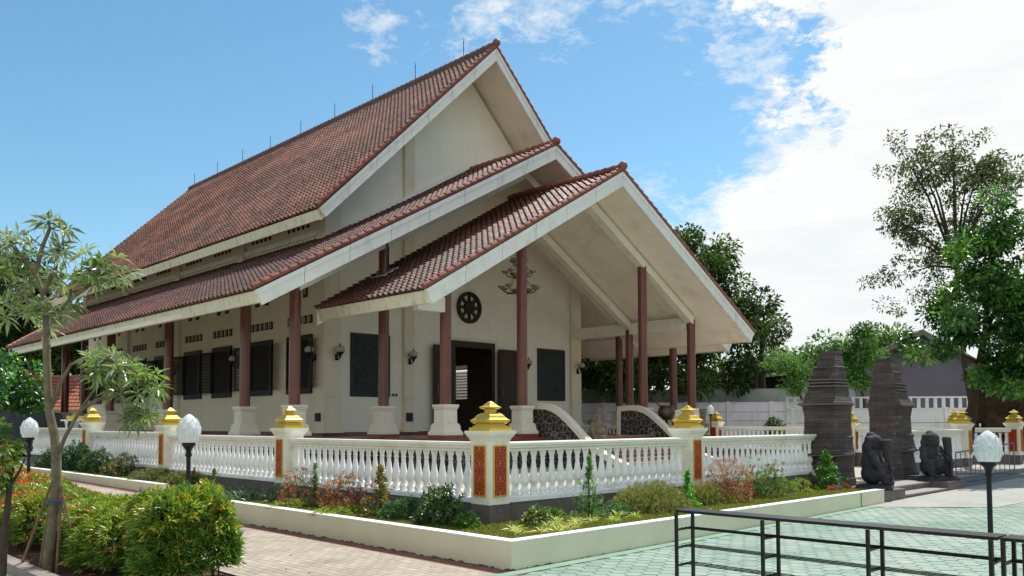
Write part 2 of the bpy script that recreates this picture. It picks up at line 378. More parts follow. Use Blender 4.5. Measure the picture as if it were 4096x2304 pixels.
# thin horizon veil toward the bright side and light structure in the cloud
shade=wnew('ShaderNodeValToRGB'); e=shade.color_ramp.elements; e[0].position=.36; e[0].color=(4.6,4.8,4.85,1); e[1].position=.52; e[1].color=(5.1,5.2,5.12,1)
wt.links.new(wnoise(5,7,.6,(1,1,4)),shade.inputs['Fac'])
mx=wnew('ShaderNodeMix'); mx.data_type='RGBA'; wt.links.new(m,mx.inputs[0]); hs=wnew('ShaderNodeHueSaturation'); hs.inputs['Saturation'].default_value=1.10; hs.inputs['Value'].default_value=.78; hs.inputs['Hue'].default_value=.482; wt.links.new(sky.outputs[0],hs.inputs['Color']); wt.links.new(hs.outputs[0],mx.inputs[6]); wt.links.new(shade.outputs[0],mx.inputs[7])
wt.links.new(mx.outputs[2],bg.inputs[0]); bg.inputs[1].default_value=.125
SC.view_settings.view_transform='Standard'; SC.view_settings.look='None'; SC.view_settings.exposure=.64; SC.view_settings.gamma=1
# ------------------------------------------------------------------ ground
def gz(y):  # the path climbs gently beside the second planter wall
    return 0.0 if y<13.2 else (.28*(y-13.2)/4.3 if y<17.5 else min(.34,.28+(y-17.5)*.007))
def ribbon(name,x0,x1,ys,dz,m,kind='structure'):
    b=MB(); n=len(ys)
    vs=[(x,y,gz(y)+dz) for y in ys for x in (x0,x1)]
    b.add(vs,[(2*i,2*i+1,2*i+3,2*i+2) for i in range(n-1)])
    return struct(b.build(name,m),kind)
g=MB(); g.add([(-900,-900,-.02),(1500,-900,-.02),(1500,1500,-.02),(-900,1500,-.02)],[(0,1,2,3)]); struct(g.build('ground',M['ground']))
ys=[-6,6.6,13.2,17.5,26,30.0]
ribbon('brick_path',4.42,6.53,[-6,6.963,13.2,17.5,26.0],.004,M['brickpath'])
ribbon('path_border',6.53,6.755,[6.72,13.2,17.5,26.0],.006,M['brickred'])
ribbon('hedge_bed_soil',2.86,4.3,[8.2,13.2,17.5,26.0],.03,M['soil'])
ribbon('left_pavement',-8,2.66,[-6,8,13.2,17.5,40],.002,M['concrete'])
# green hexagon pavement: joint sheet and raised pavers
gr=MB(); gr.add([(4.9,-9,-.006),(24,-9,-.006),(24,6.95,.06),(4.9,6.95,-.006)],[(0,1,2,3)])
def gpz(x,y): return max(0,(x-6.75))*.0062
nx=40
gr=MB(); vs=[];
for i in range(nx+1):
    x=5.6+i*(26-5.6)/nx; vs+=[(x,-9,gpz(x,0)+.001),(x,6.95,gpz(x,0)+.001)]
gr.add(vs,[(2*i,2*i+2,2*i+3,2*i+1) for i in range(nx)]); struct(gr.build('paver_joints',M['grout']))
hv=[];hf=[];hc=[]
r=.118; px=r*1.5; py=r*math.sqrt(3)
for i in range(int((22-5.75)/px)):
    for j in range(int((6.9+6)/py)):
        cx=5.8+i*px; cy=-6+j*py+(py/2 if i%2 else 0)
        if cy>6.72 or (cx>16.8 and cy>5.2+random.random()*.3) : continue
        if cx<6.35-.0*cy and cy>4.9 : continue
        b=len(hv); z=gpz(cx,cy)+.006+random.uniform(-.0012,.0012); q=r*.955
        for k in range(6): hv.append((cx+q*math.cos(PI/3*k),cy+q*math.sin(PI/3*k),z))
        hf.append(tuple(b+k for k in range(6))); s=random.uniform(.86,1.1); w=random.uniform(-.03,.05); hc.append((s+w,s,s-.01,1))
me=bpy.data.meshes.new('green_pavement'); me.from_pydata(hv,[],hf); at=me.attributes.new('Col','FLOAT_COLOR','FACE'); at.data.foreach_set('color',np.array(hc,dtype=np.float32).ravel())
struct(link('green_pavement',me,M['hex']))
e_=MB(); vs=[(x,y,gpz(x,0)+.0085) for x in (6.3,10,14,18,26) for y in (6.76,6.955)]
e_.add(vs,[(2*i,2*i+2,2*i+3,2*i+1) for i in range(4)]); struct(e_.build('pavement_edge_strip',plain('green_strip',rgb('#789680'),.8,.15,3,.2,40,dirt=rgb('#a9a898'),dirt_amt=.5)))
a_=MB(); a_.add([(16.2,6.75,.071),(17.6,5.1,.08),(26,4.4,.13),(26,7.0,.13),(16.2,7.0,.071)],[(0,1,2,3,4)]); struct(a_.build('entrance_apron',plain('apron_slab',rgb('#9c9b93'),.8,.12,2,.2,40,dirt=rgb('#7c8278'),dirt_amt=.6,dscale=.8)))
# court floor inside the balustrade
c_=MB(); c_.box(8.05,60,9.0,60,.0,.15); c_.box(18.36,32,8.3,9.6,.0,.349); struct(c_.build('court_floor',M['court']))
# ------------------------------------------------------------------ planter walls and lawn
p=empty('planter_wall',(6.75,6.96,0),'long low pale planter wall with the near corner, between brick path and green paving','planter wall')
b=MB(); b.box(6.753,6.90,6.963,17.0,-.02,.332); b.box(6.90,17.08,6.963,7.11,-.02,.332); b.build('wall',M['planter'],p)
b=MB(); b.box(6.745,6.905,6.955,17.0,.332,.345); b.box(6.905,17.09,6.955,7.115,.332,.345); b.build('coping',M['white'],p)
b=MB(); b.box(16.0,16.012,6.955,6.962,.04,.33); b.build('crack',M['dark'],p)
p=empty('planter_wall',(6.75,17,0),'farther pale planter wall, one step higher, beside the shaded path','planter wall')
b=MB(); b.box(6.753,6.90,17.01,26.6,.1,.478); b.build('wall',M['planter'],p)
b=MB(); b.box(6.745,6.905,17.01,26.6,.478,.49); b.build('coping',M['white'],p)
l=MB(); l.box(6.89,7.95,7.1,17.0,0,.30); l.box(7.95,17.45,7.1,8.6,0,.299); l.box(6.89,7.95,17.0,30,0,.44); struct(l.build('lawn_soil',M['lawnsoil']))
def attr_mesh(name,V,F,C):
    me=bpy.data.meshes.new(name); nv=len(V); k=F.shape[1]; nf=len(F)
    me.vertices.add(nv); me.vertices.foreach_set('co',V.astype(np.float32).ravel())
    me.loops.add(nf*k); me.loops.foreach_set('vertex_index',F.astype(np.int32).ravel())
    me.polygons.add(nf); me.polygons.foreach_set('loop_start',np.arange(0,nf*k,k,dtype=np.int32))
    a=me.attributes.new('Col','FLOAT_COLOR','POINT'); CC=np.ones((nv,4),dtype=np.float32); CC[:,:3]=C
    a.data.foreach_set('color',CC.ravel()); me.update(calc_edges=True); return me
def blades(n,xr,yr,zf,hmin,hmax,cols,w=.006):
    x=RNG.uniform(*xr,n); y=RNG.uniform(*yr,n); z=np.full(n,zf) if not callable(zf) else zf(x,y)
    h=RNG.uniform(hmin,hmax,n); a=RNG.uniform(0,2*PI,n); lean=RNG.normal(0,.6,(n,2))*h[:,None]
    P=np.stack([x,y,z],1); u=np.stack([np.cos(a),np.sin(a),np.zeros(n)],1)*w
    T=P+np.stack([lean[:,0],lean[:,1],h],1)
    V=np.stack([P-u,P+u,T],1).reshape(-1,3); F=np.arange(3*n).reshape(-1,3)
    c=cols[RNG.integers(0,len(cols),n)]*RNG.uniform(.7,1.25,(n,1)); return V,F,np.repeat(c,3,0)
def merge(parts):
    V=[];F=[];C=[];o=0
    for v,f,c in parts: V.append(v);F.append(f+o);C.append(c);o+=len(v)
    return np.concatenate(V),np.concatenate(F),np.concatenate(C)
GC=np.array([rgb('#747e30'),rgb('#636f26'),rgb('#84863a'),rgb('#525f20'),rgb('#8e8844')])
gm=merge([blades(52000,(6.91,17.3),(7.12,8.5),.30,.02,.05,GC),blades(26000,(6.91,7.85),(8.4,16.9),.30,.02,.05,GC),blades(9000,(6.91,7.85),(17,26),.44,.02,.05,GC,.008)])
tag(link('lawn_grass',attr_mesh('lawn_grass',*gm),M['leaf']),'short patchy grass in the planter strip','grass',kind='stuff')
# kerb at the left
for i in range(9):
    y=7.6+i*1.0
    k=MB(); k.sq(2.76,y+.49,[(.10,.487,-.02+gz(y)),(.10,.487,.07+gz(y)),(.085,.475,.1+gz(y))])
    o=k.build('kerb_stone',M['kerb']); tag(o,['stained kerb stone at the left edge of the hedge bed, %s'%w for w in ('nearest end','second from the near end','third from the near end','fourth from the near end','fifth from the near end','sixth from the near end','seventh from the near end','eighth from the near end','farthest end')][i],'kerb','kerb stones along the hedge bed')
# ------------------------------------------------------------------ balustrade
BAL=[(.045,0),(.046,.025),(.04,.05),(.03,.09),(.029,.112),(.035,.116),(.035,.126),(.027,.132),(.029,.19),(.04,.27),(.053,.35),(.061,.41),(.062,.44),(.056,.47),(.04,.495),(.037,.503),(.040,.506),(.040,.516),(.034,.528),(.05,.556),(.058,.568),(.059,.592),(.052,.597),(.052,.634)]
BALP=[(r,.634-z) for r,z in BAL][::-1]
bal_me=MB().lathe(0,0,[(r*1.12,z) for r,z in BALP],14).me('baluster',smooth=True); bal_me.materials.append(M['white'])
bal_far=MB().lathe(0,0,[(r*1.12,z) for r,z in BALP[::2]],8).me('baluster',smooth=True); bal_far.materials.append(M['white'])
RAILP=[(-.075,0),(-.075,.025),(-.09,.04),(-.105,.05),(-.105,.075),(-.125,.085),(-.125,.12),(-.115,.135),(.115,.135),(.125,.12),(.125,.085),(.105,.075),(.105,.05),(.09,.04),(.075,.025),(.075,0)]
def balustrade(A,B,dz,label,group='balustrade bays round the court',far=False,sp=.193,base=.33):
    if far: base=.2
    A=Vector(A);B=Vector(B); d=(B-A); L=d.length; d.normalize(); n=Vector((d.y,-d.x))
    root=empty('balustrade',(A.x,A.y,base),label,'balustrade',group)
    def bar(prof,z,t0=0,t1=None):
        t1=L if t1 is None else t1; b=MB(); k=len(prof)
        vs=[(A.x+d.x*t+n.x*u,A.y+d.y*t+n.y*u,z+w) for t in (t0,t1) for u,w in prof]
        b.add(vs,[tuple(range(k)),tuple(range(2*k-1,k-1,-1))]+[(i,i+k,(i+1)%k+k,(i+1)%k) for i in range(k)]); return b
    bar(RAILP,1.283+dz).build('rail',M['cream'],root,smooth=False)
    bar([(-.09,0),(-.09,.06),(-.075,.08),(.075,.08),(.09,.06),(.09,0)],.568+dz).build('base_rail',M['white'],root)
    bar([(-.07,0),(-.07,.568+dz-base+.05),(.07,.568+dz-base+.05),(.07,0)],base-.05).build('plinth',M['darkstone'],root)
    k=max(2,int(round(L/sp))); s=L/k
    for i in range(k):
        t=(i+.5)*s; o=bpy.data.objects.new('baluster',bal_far if far else bal_me); COL.objects.link(o); o.parent=root
        o.location=Vector((A.x+d.x*t,A.y+d.y*t,.649+dz))-root.location
    return root
CAPP=[(.21,1.58),(.21,1.625),(.174,1.626),(.174,1.65),(.148,1.651),(.148,1.672),(.155,1.675),(.178,1.69),(.194,1.71),(.199,1.724),(.197,1.731),(.175,1.742),(.155,1.762),(.142,1.785),(.128,1.802),(.112,1.813),(.1,1.816),(.1,1.824),(.097,1.826),(.057,1.828),(.057,1.866),(.062,1.868),(.064,1.876),(.085,1.884),(.105,1.896),(.112,1.905),(.11,1.911),(.082,1.924),(.062,1.942),(.046,1.962),(.03,1.978),(.018,1.988),(.006,1.993)]
capA=MB().sq(0,0,[(a,z-1.58) for a,z in CAPP]).me('finial',smooth=False); capA.materials.append(M['gold'])
postA=MB().sq(0,0,[(.19,0),(.19,.86),(.197,.868),(.197,.885),(.208,.893),(.208,.905),(.235,.94),(.243,.958),(.243,.968),(.255,.97),(.255,1.012)]).me('post'); postA.materials.append(M['cream'])
def scrolls():
    pts=MB()
    def crv(pl,r=.0042):
        for sg in (-1,1): r2=r*.36; pts.tube([(sg*a,0,b) for a,b in pl],[r2*.6]+[r2]*(len(pl)-2)+[r2*.5],4)
    def spiral(cx,cz,r0,a0,turn,n=12): return [(cx+r0*(1-.8*i/n)*math.cos(a0+turn*i/n),cz+r0*(1-.8*i/n)*math.sin(a0+turn*i/n)) for i in range(n+1)]
    for zc,f in ((-.31,1),(-.105,-1),(.105,1),(.31,-1)):
        crv([(.012,zc-.085*f),(.04,zc-.09*f),(.07,zc-.07*f),(.086,zc-.03*f),(.078,zc+.01*f),(.055,zc+.035*f),(.05,zc+.065*f),(.066,zc+.085*f),(.088,zc+.08*f)],.0055)
        crv(spiral(.045,zc-.03*f,.036,PI/2*f,-5*f)); crv(spiral(.082,zc+.065*f,.022,-1,5)); crv(spiral(.03,zc+.045*f,.022,PI,4.5*f),.0038)
        crv([(.0,zc+.0),(.018,zc+.018*f),(.012,zc+.04*f),(0,zc+.055*f)],.006); crv([(0,zc-.05*f),(.022,zc-.035*f),(.012,zc-.012*f),(0,zc)],.006)
        crv([(.0,zc+.075*f),(.03,zc+.09*f),(.05,zc+.1*f)],.005)
        pts.ball((0,0,zc),(.012,.006,.012),6,4)
    return pts.me('scrollwork')
scroll_me=scrolls(); scroll_me.materials.append(M['goldflat'])
pan_me=MB().box(-.105,.105,-.004,.004,-.352,.352).me('panel'); 
pan_me=MB().box(-.108,.108,-.004,.006,-.335,.335).me('panel'); pan_me.materials.append(M['redpanel'])
fr=MB(); 
for x0,x1,z0,z1 in ((-.126,-.108,-.353,.353),(.108,.126,-.353,.353),(-.108,.108,.335,.353),(-.108,.108,-.353,-.335)): fr.box(x0,x1,-.012,.006,z0,z1)
frame_me=fr.me('panel_frame'); frame_me.materials.append(M['goldflat'])
def pillar(x,y,dz,label,sides=('s','w'),base=.30,detail=True,group='balustrade pillars with gold finials'):
    root=empty('balustrade_pillar',(x,y,base),label,'pillar',group)
    def ad(n,me,loc,rz=0,par=root):
        o=bpy.data.objects.new(n,me); COL.objects.link(o); o.parent=par; o.location=loc; o.rotation_euler=(0,0,rz); return o
    ad('post',postA,(0,0,.568+dz-base)); ad('finial',capA,(0,0,1.58+dz-base))
    bb=MB().box(-.187,.187,-.187,.187,-.05,.568+dz-base).me('pillar_base'); bb.materials.append(M['darkstone']); ad('pillar_base',bb,(0,0,0))
    for s in sides:
        rz={'s':0,'w':-PI/2,'e':PI/2,'n':PI}[s]; v={'s':(0,-1),'w':(-1,0),'e':(1,0),'n':(0,1)}[s]
        loc=(v[0]*.196,v[1]*.196,1.028+dz-base)
        q=ad('panel',pan_me,loc,rz); ad('panel_frame',frame_me,(0,0,0),0,q)
        if detail: ad('scrollwork',scroll_me,(0,-.007,0),0,q)
        if detail and s in 'sw':
            if detail=='v':
                vb=MB().box(-.055,.055,-.012,0,-.03,.03); vb.box(-.04,.04,-.013,-.0121,-.012,.012)
                vm=vb.me('vent_slot'); vm.materials.append(M['darkstone']); ad('vent_slot',vm,(v[0]*.188,v[1]*.188,.49-base),rz)
    return root
PX,PY=8.03,8.70
pillar(PX,PY,0,'corner pillar with two red scroll panels, nearest gold finial','sw',detail='v')
pillar(PX,14.23,.02,'pillar with red panel, next left of the corner pillar behind the red shrubs','w')
pillar(PX,19.7,.07,'pillar with gold finial just left of the near lotus lamp','w',base=.44)
pillar(PX,25.03,.145,'farthest left gold-topped pillar beside the leaning tree','w',base=.44)
pillar(12.85,PY,0,'pillar with one red panel in front of the second stair cheek','s')
pillar(27.1,PY,.03,'gold-topped pillar right of the second stone gate half','s')
balustrade((PX,PY+.19),(PX,14.04),0,'white balustrade bay left of the corner pillar, fronted by shrubs')
balustrade((PX,14.42),(PX,19.51),.02,'white balustrade bay behind the near lotus lamp',base=.3)
balustrade((PX,19.89),(PX,24.84),.07,'shaded white balustrade bay behind the dark far shrubs',base=.4)
balustrade((PX,25.22),(PX,30.5),.145,'farthest left balustrade bay behind the leaning tree trunk',base=.4)
balustrade((PX+.19,PY),(12.66,PY),0,'white balustrade bay right of the corner pillar, in front of the stair')
balustrade((13.04,PY),(17.55,PY),0,'white balustrade bay ending at the left stone gate half')
balustrade((22.0,PY),(26.91,PY),.03,'white balustrade bay behind the right crouching guardian')
# far side of the court
F=[(28.86,18.23,.1),(28.55,12.95,.05),(29.9,8.5,.05),(30.5,23.2,.12)]
pillar(28.86,18.23,.1,'far small gold-topped pillar with red panel before the lavender wall','sw',base=.2,detail=False)
pillar(28.95,12.88,.05,'gold-topped pillar seen between the two stone gate halves','sw',base=.2,detail=False)
pillar(29.9,8.09,.05,'rightmost gold-topped pillar at the frame edge','sw',base=.2,detail=False)
pillar(28.3,9.3,.05,'gold-topped pillar half hidden behind the one beside the far tree','sw',base=.2,detail=False)
balustrade((28.87,18.04),(28.94,13.07),.08,'far balustrade bay seen over the near rail and left gate half',far=True)
balustrade((28.95,12.69),(28.4,9.5),.05,'far balustrade bay right of the gate opening',far=True)
balustrade((28.86,30),(28.86,18.42),.1,'far balustrade bay left of the small far pillar',far=True)
balustrade((28.45,9.2),(29.75,8.2),.05,'short far balustrade bay at the right frame edge',far=True)
# ------------------------------------------------------------------ hall
H=empty('temple_hall',bp(28,44,.1),'large cream temple hall with three stepped red tiled gable roofs','building')
def part(b,name,m,par=H,smooth=False): return b.build(name,m,par,bld=True,smooth=smooth)
def slope_tiles(rows,name,mat,par,per=.33,course=.345,lift=.06,bar=.085,samples=5):
    """rows: list of (xe,ze,xr,zr,y0,f_y1)"""
    Vs=[];Fs=[];Cs=[];off=0
    for xe,ze,xr,zr,y0,fy in rows:
        L=math.hypot(xr-xe,zr-ze); n=int(round(L/course)); dx=(xr-xe)/n; dz=(zr-ze)/n
        nxn,nzn=-(zr-ze)/L,(xr-xe)/L
        if nzn<0: nxn,nzn=-nxn,-nzn
        for i in range(n):
            x0=xe+dx*i; z0=ze+dz*i; x1=x0+dx*1.06; z1=z0+dz*1.06
            y1=fy(x0); m=max(2,int((y1-y0)/per*samples)); y=np.linspace(y0,y1,m+1)
            ph=(y-y0)/per+.5*(i%2)*0; s=np.cos(2*PI*ph); h=bar*np.maximum(s,-.35)
            jit=(np.sin(np.floor(ph)*12.9+i*7.1)*43758.5)%1.0
            lo=h+lift+.008*jit; hi=h*.85
            A=np.stack([x0+nxn*lo,y,z0+nzn*lo],1); B=np.stack([x1+nxn*hi,y,z1+nzn*hi],1); hb=np.maximum(h,0)/bar; Cc=np.stack([x0+dx*.32*hb+nxn*(-.02+0*h),y,z0+dz*.32*hb+nzn*(-.02+0*h)],1)
            V=np.concatenate([A,B,A,Cc]); k=m+1; idx=np.arange(m)
            f1=np.stack([idx,idx+1,idx+1+k,idx+k],1)+off; f2=np.stack([idx+2*k,idx+3*k,idx+1+3*k,idx+1+2*k],1)+off
            t=np.floor(ph+.5); rr=(np.sin(t*78.233+i*37.7)*43758.5453)%1.0; rr2=(np.sin(t*12.9898+i*4.17+1.3)*24634.6)%1.0
            c=.80+.30*rr; c=np.where(rr2>.94,c*.7,c); c=np.where(rr2<.03,c*1.25,c)
            col=np.stack([c,c*(.93+.1*rr2),c*(.9+.14*rr2)],1)
            Vs.append(V);Fs+= [f1,f2];Cs.append(np.concatenate([col,col,col,col])); off+=4*k
    V=np.concatenate(Vs); V=V*BS; V[:,2]+=BZ
    me=attr_mesh(name,V,np.concatenate(Fs),np.concatenate(Cs))
    me.polygons.foreach_set('use_smooth',[True]*len(me.polygons))
    return link(name,me,mat,par)
def rake_caps(b,x0,z0,x1,z1,y,c=.39,r=.108):
    L=math.hypot(x1-x0,z1-z0); n=int(L/c); ux,uz=(x1-x0)/L,(z1-z0)/L
    for i in range(n):
        a=i*L/n; q=a+L/n*1.1
        b.tube([(x0+ux*a,y,z0+uz*a+.03),(x0+ux*(a+.03),y,z0+uz*(a+.03)+.035),(x0+ux*q,y,z0+uz*q)],[r,r*1.02,r*.8],9)
def ridge(b,x,y0,y1,z,c=.42,r=.125):
    n=int((y1-y0)/c)
    for i in range(n):
        a=y0+i*(y1-y0)/n; b.tube([(x,a,z),(x,a+.05,z+.005),(x,a+(y1-y0)/n*1.08,z-.015)],[r*1.12,r*1.12,r*.9],9)
    b.ball((x,y0-.02,z+.02),(.2,.2,.2),10,7)
def fascia_rake(b,x0,z0,x1,z1,h,y,th=.12,seg=1.95):
    L=math.hypot(x1-x0,z1-z0); n=max(1,int(L/seg)); g=.014/L
    for i in range(n):
        a=i/n+g; q=(i+1)/n-g
        X0,Z0,X1,Z1=x0+(x1-x0)*a,z0+(z1-z0)*a,x0+(x1-x0)*q,z0+(z1-z0)*q
        if i==0:
            ux,uz=(x1-x0)/L,(z1-z0)/L; tn=uz/abs(ux)
            def PT(d_):
                sx_=d_*abs(uz)*abs(ux); return (X0+math.copysign(sx_,ux),Z0+sx_*tn-d_)
            for d0,d1,o_ in ((0,h*.3,.035),(h*.3,h*.92,0),(h*.92,h,.02)):
                (ax,az),(cx_,cz_)=PT(d0),PT(d1)
                b.hexa([(cx_,y-th-o_,cz_),(X1,y-th-o_,Z1-d1),(X1,y,Z1-d1),(cx_,y,cz_)],[(ax,y-th-o_,az),(X1,y-th-o_,Z1-d0),(X1,y,Z1-d0),(ax,y,az)])
            continue
        b.slope(X0,Z0,X1,Z1,h*.3,y-th-.035,y); b.slope(X0,Z0-h*.3,X1,Z1-h*.3,h*.62,y-th,y); b.slope(X0,Z0-h*.92,X1,Z1-h*.92,h*.08,y-th-.02,y)
def fascia_eave(b,x,sg,z,h,y0,y1,th=.1,seg=1.9):
    n=max(1,int((y1-y0)/seg))
    for i in range(n):
        a=y0+(y1-y0)*i/n+.006; q=y0+(y1-y0)*(i+1)/n-.006
        b.hexa([(x+sg*.10,a,z-h),(x+sg*.20,a,z-h),(x+sg*.20,q,z-h),(x+sg*.10,q,z-h)],[(x-sg*0,a,z),(x+sg*.12,a,z),(x+sg*.12,q,z),(x-sg*0,q,z)])
def chevron(b,xe,ze,zr,t,ya,yb,xr=28):
    for x in (xe,2*xr-xe): b.slope(x,ze,xr,zr,t,ya,yb)
YM0,YM1=29.84,65.6
# main roof
mr=slope_tiles([(18.05,10.45,28,20.2,YM0,lambda x:YM1),(37.95,10.45,28,20.2,YM0,lambda x:YM1)],'main_roof',M['tileA'],H)
b=MB(); chevron(b,18.3,10.42,20.05,.42,YM0+.13,YM1-.1); part(b,'soffit',M['soffit'],mr)
b=MB(); fascia_rake(b,18.1,10.42,28,20.14,.62,YM0+.13); fascia_rake(b,37.9,10.42,28,20.14,.62,YM0+.13); part(b,'gable_fascia',M['fascia'],mr)
for x_,s_ in ((18.1,1),(37.9,-1)): b=MB(); fascia_eave(b,x_,s_,10.4,.4,YM0+.14,YM1); part(b,'eave_fascia',M['eavepaint'],mr)
for x_ in (18.0,38.0): b=MB(); rake_caps(b,x_,10.5,28,20.28,YM0+.05); part(b,'edge_tiles',M['tilecap'],mr,True)
b=MB(); ridge(b,28,YM0,YM1,20.4); part(b,'ridge_tiles',M['tilecap'],mr,True)
b=MB(); b.box(27.86,28.14,YM0+.2,YM1,20.1,20.36); part(b,'ridge_mortar',M['mortar'],mr)
for i in range(9):
    y=32.3+4.05*i; b=MB(); b.tube([(28,y,20.4),(28,y,21.25),(28,y,21.5)],[.022,.02,.006],5); b.ball((28,y,21.25),.035,6,5); part(b,'lightning_rod',M['wood'],mr)
# second roof
Y20=25.86; hip=lambda x: 56.3+max(0,x-13.3)*1.15
sr=slope_tiles([(13.25,6.12,20.0,9.89,Y20,hip),(20.0,9.89,28,14.35,Y20,lambda x:32.05),(42.75,6.12,36.0,9.89,Y20,lambda x:60),(36.0,9.89,28,14.35,Y20,lambda x:32.05)],'second_roof',M['tileB'],H)
b=MB(); chevron(b,13.45,6.1,14.25,.4,Y20+.13,32.0)
for x0,x1 in ((13.4,20.0),(42.6,36.0)): b.hexa([(x0,32,5.72),(x1,32,9.4),(x1,63.9,9.4),(x0,56.5,5.72)] if x0<20 else [(x0,32,5.72),(x1,32,9.4),(x1,60,9.4),(x0,60,5.72)],
      [(x0,32,6.1),(x1,32,9.8),(x1,63.9,9.8),(x0,56.5,6.1)] if x0<20 else [(x0,32,6.1),(x1,32,9.8),(x1,60,9.8),(x0,60,6.1)])
part(b,'soffit',M['soffit'],sr)
b=MB(); fascia_rake(b,13.3,6.1,28,14.31,.62,Y20+.13); fascia_rake(b,42.7,6.1,28,14.31,.62,Y20+.13); part(b,'gable_fascia',M['fascia'],sr)
for x_,s_,y_ in ((13.35,1,56.4),(42.65,-1,60)): b=MB(); fascia_eave(b,x_,s_,6.1,.4,Y20+.14,y_); part(b,'eave_fascia',M['eavepaint'],sr)
for x_ in (13.2,42.8): b=MB(); rake_caps(b,x_,6.18,28,14.42,Y20+.05); part(b,'edge_tiles',M['tilecap'],sr,True)
b=MB()
n=20
for i in range(n):
    a=i/n; q=(i+1.1)/n; P=lambda t:(13.3+6.7*t,56.3+7.7*t,6.2+3.85*t)
    b.tube([P(a),P(q)],[.13,.1],8)
part(b,'hip_tiles',M['tilecap'],sr,True)
b=MB(); ridge(b,28,Y20,32.05,14.5); part(b,'ridge_tiles',M['tilecap'],sr,True)
b=MB(); b.slope(20.9,10.55,28,14.72,.16,31.72,31.9); b.box(19.62,19.74,31.9,63.5,9.98,10.22); part(b,'flashing',M['white'],sr)
# porch roof
Y30=22.04; Y31=28.95
pr=slope_tiles([(17.4,6.15,28,12.3,Y30,lambda x:Y31),(38.6,6.15,28,12.3,Y30,lambda x:Y31)],'porch_roof',M['tileB'],H)
b=MB(); chevron(b,17.65,6.12,12.2,.42,Y30+.13,Y31-.05); part(b,'soffit',M['soffit'],pr)
b=MB(); fascia_rake(b,17.45,6.13,28,12.28,.62,Y30+.13); fascia_rake(b,38.55,6.13,28,12.28,.62,Y30+.13); part(b,'gable_fascia',M['fascia'],pr)
for x_,s_ in ((17.5,1),(38.5,-1)): b=MB(); fascia_eave(b,x_,s_,6.12,.42,Y30+.14,Y31); part(b,'eave_fascia',M['eavepaint'],pr)
b=MB()
b.slope(17.5,6.1,28,12.2,.6,Y31-.04,Y31+.05); b.slope(38.5,6.1,28,12.2,.6,Y31-.04,Y31+.05); part(b,'rear_fascia',M['cream'],pr)
for x_ in (17.35,38.65): b=MB(); rake_caps(b,x_,6.2,28,12.4,Y30+.05); part(b,'edge_tiles',M['tilecap'],pr,True)
b=MB(); ridge(b,28,Y30,Y31,12.5); part(b,'ridge_tiles',M['tilecap'],pr,True)
b=MB(); b.slope(19.6,7.53,20.4,8.0,.1,27.55,28.45); part(b,'collar',M['white'],pr)
b=MB()   # ceiling beams under porch and second roof
for yb in (24.1,28.0):
    for x in (20.0,36.0): b.slope(x,6.95,28,11.62,.42,yb-.2,yb+.2)
for x in (19.9,36.0): b.box(x-.17,x+.17,24.3,32,6.35,6.95)
b.box(18.6,20,23.95,24.25,5.75,6.3)
part(b,'beam',M['cream'],pr)
b=MB()
for x0,x1 in ((16,28),(40,28)): b.slope(x0,6.95,x1,13.6,.4,27.8,28.2)
for x in (15.95,40.05): b.box(x-.16,x+.16,28.2,54.7,6.66,7.1)
part(b,'beam',M['cream'],sr)
# walls
G=lambda x:19.4-.984*abs(x-28)
b=MB(); b.prism([(19.75,1.1),(26.9,1.1),(26.9,G(26.9)),(19.75,G(19.75))],32.0,32.3); b.prism([(29.8,1.1),(36.3,1.1),(36.3,G(36.3)),(29.8,G(29.8))],32.0,32.3)
b.prism([(26.9,5.75),(29.8,5.75),(29.8,G(29.8)),(28,G(28)),(26.9,G(26.9))],32.001,32.299); part(b,'front_wall',M['gable'])
b=MB(); b.box(19.75,20.05,32.3,63.7,1.1,11.5); part(b,'side_wall',M['plaster'])
b=MB(); b.box(36.0,36.3,32.3,41.2,1.1,11.5); b.box(36,36.3,42.65,63.7,1.1,11.5); b.box(36.001,36.299,41.2,42.65,1.1,3.2); b.box(36.001,36.299,41.2,42.65,5.4,11.5); part(b,'right_wall',M['plaster'])
b=MB(); b.prism([(19.75,1.1),(36.3,1.1),(36.3,11.2),(28,19.4),(19.75,11.2)],63.7,64.0); part(b,'back_wall',M['plaster'])
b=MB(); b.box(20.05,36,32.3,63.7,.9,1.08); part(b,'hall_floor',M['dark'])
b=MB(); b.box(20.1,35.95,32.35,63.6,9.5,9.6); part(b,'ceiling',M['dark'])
for x0,x1 in ((19.6,20.4),(23.92,24.5),(31.5,32.08),(35.65,36.45)):
    b=MB(); top=min(G((x0+x1)/2)-.3,19)
    y1=32.5 if x0<20 or x1>36 else 32.0
    b.box(x0,x1,31.82,y1,1.25,top); b.box(x0-.02,x1+.02,31.78,y1,2.84,2.92); b.box(x0-.04,x1+.04,31.76,y1,1.25,1.7); b.box(x0-.12,x1+.12,31.68,y1,1.25,1.4)
    part(b,'pilaster',M['plaster'])
for yc in (39.7,47.4,55.2,63.0):
    b=MB(); b.box(19.58,19.75,yc-.32,yc+.32,1.25,11.0); b.box(19.54,19.75,yc-.34,yc+.34,1.25,1.7); part(b,'pilaster',M['plaster'])
b=MB(); b.box(19.72,26.65,31.93,32.0,1.1,1.28); b.box(30.05,36.3,31.93,32.0,1.1,1.28); b.box(19.68,19.75,32.0,64,1.1,1.28); part(b,'skirting',M['redtile'])
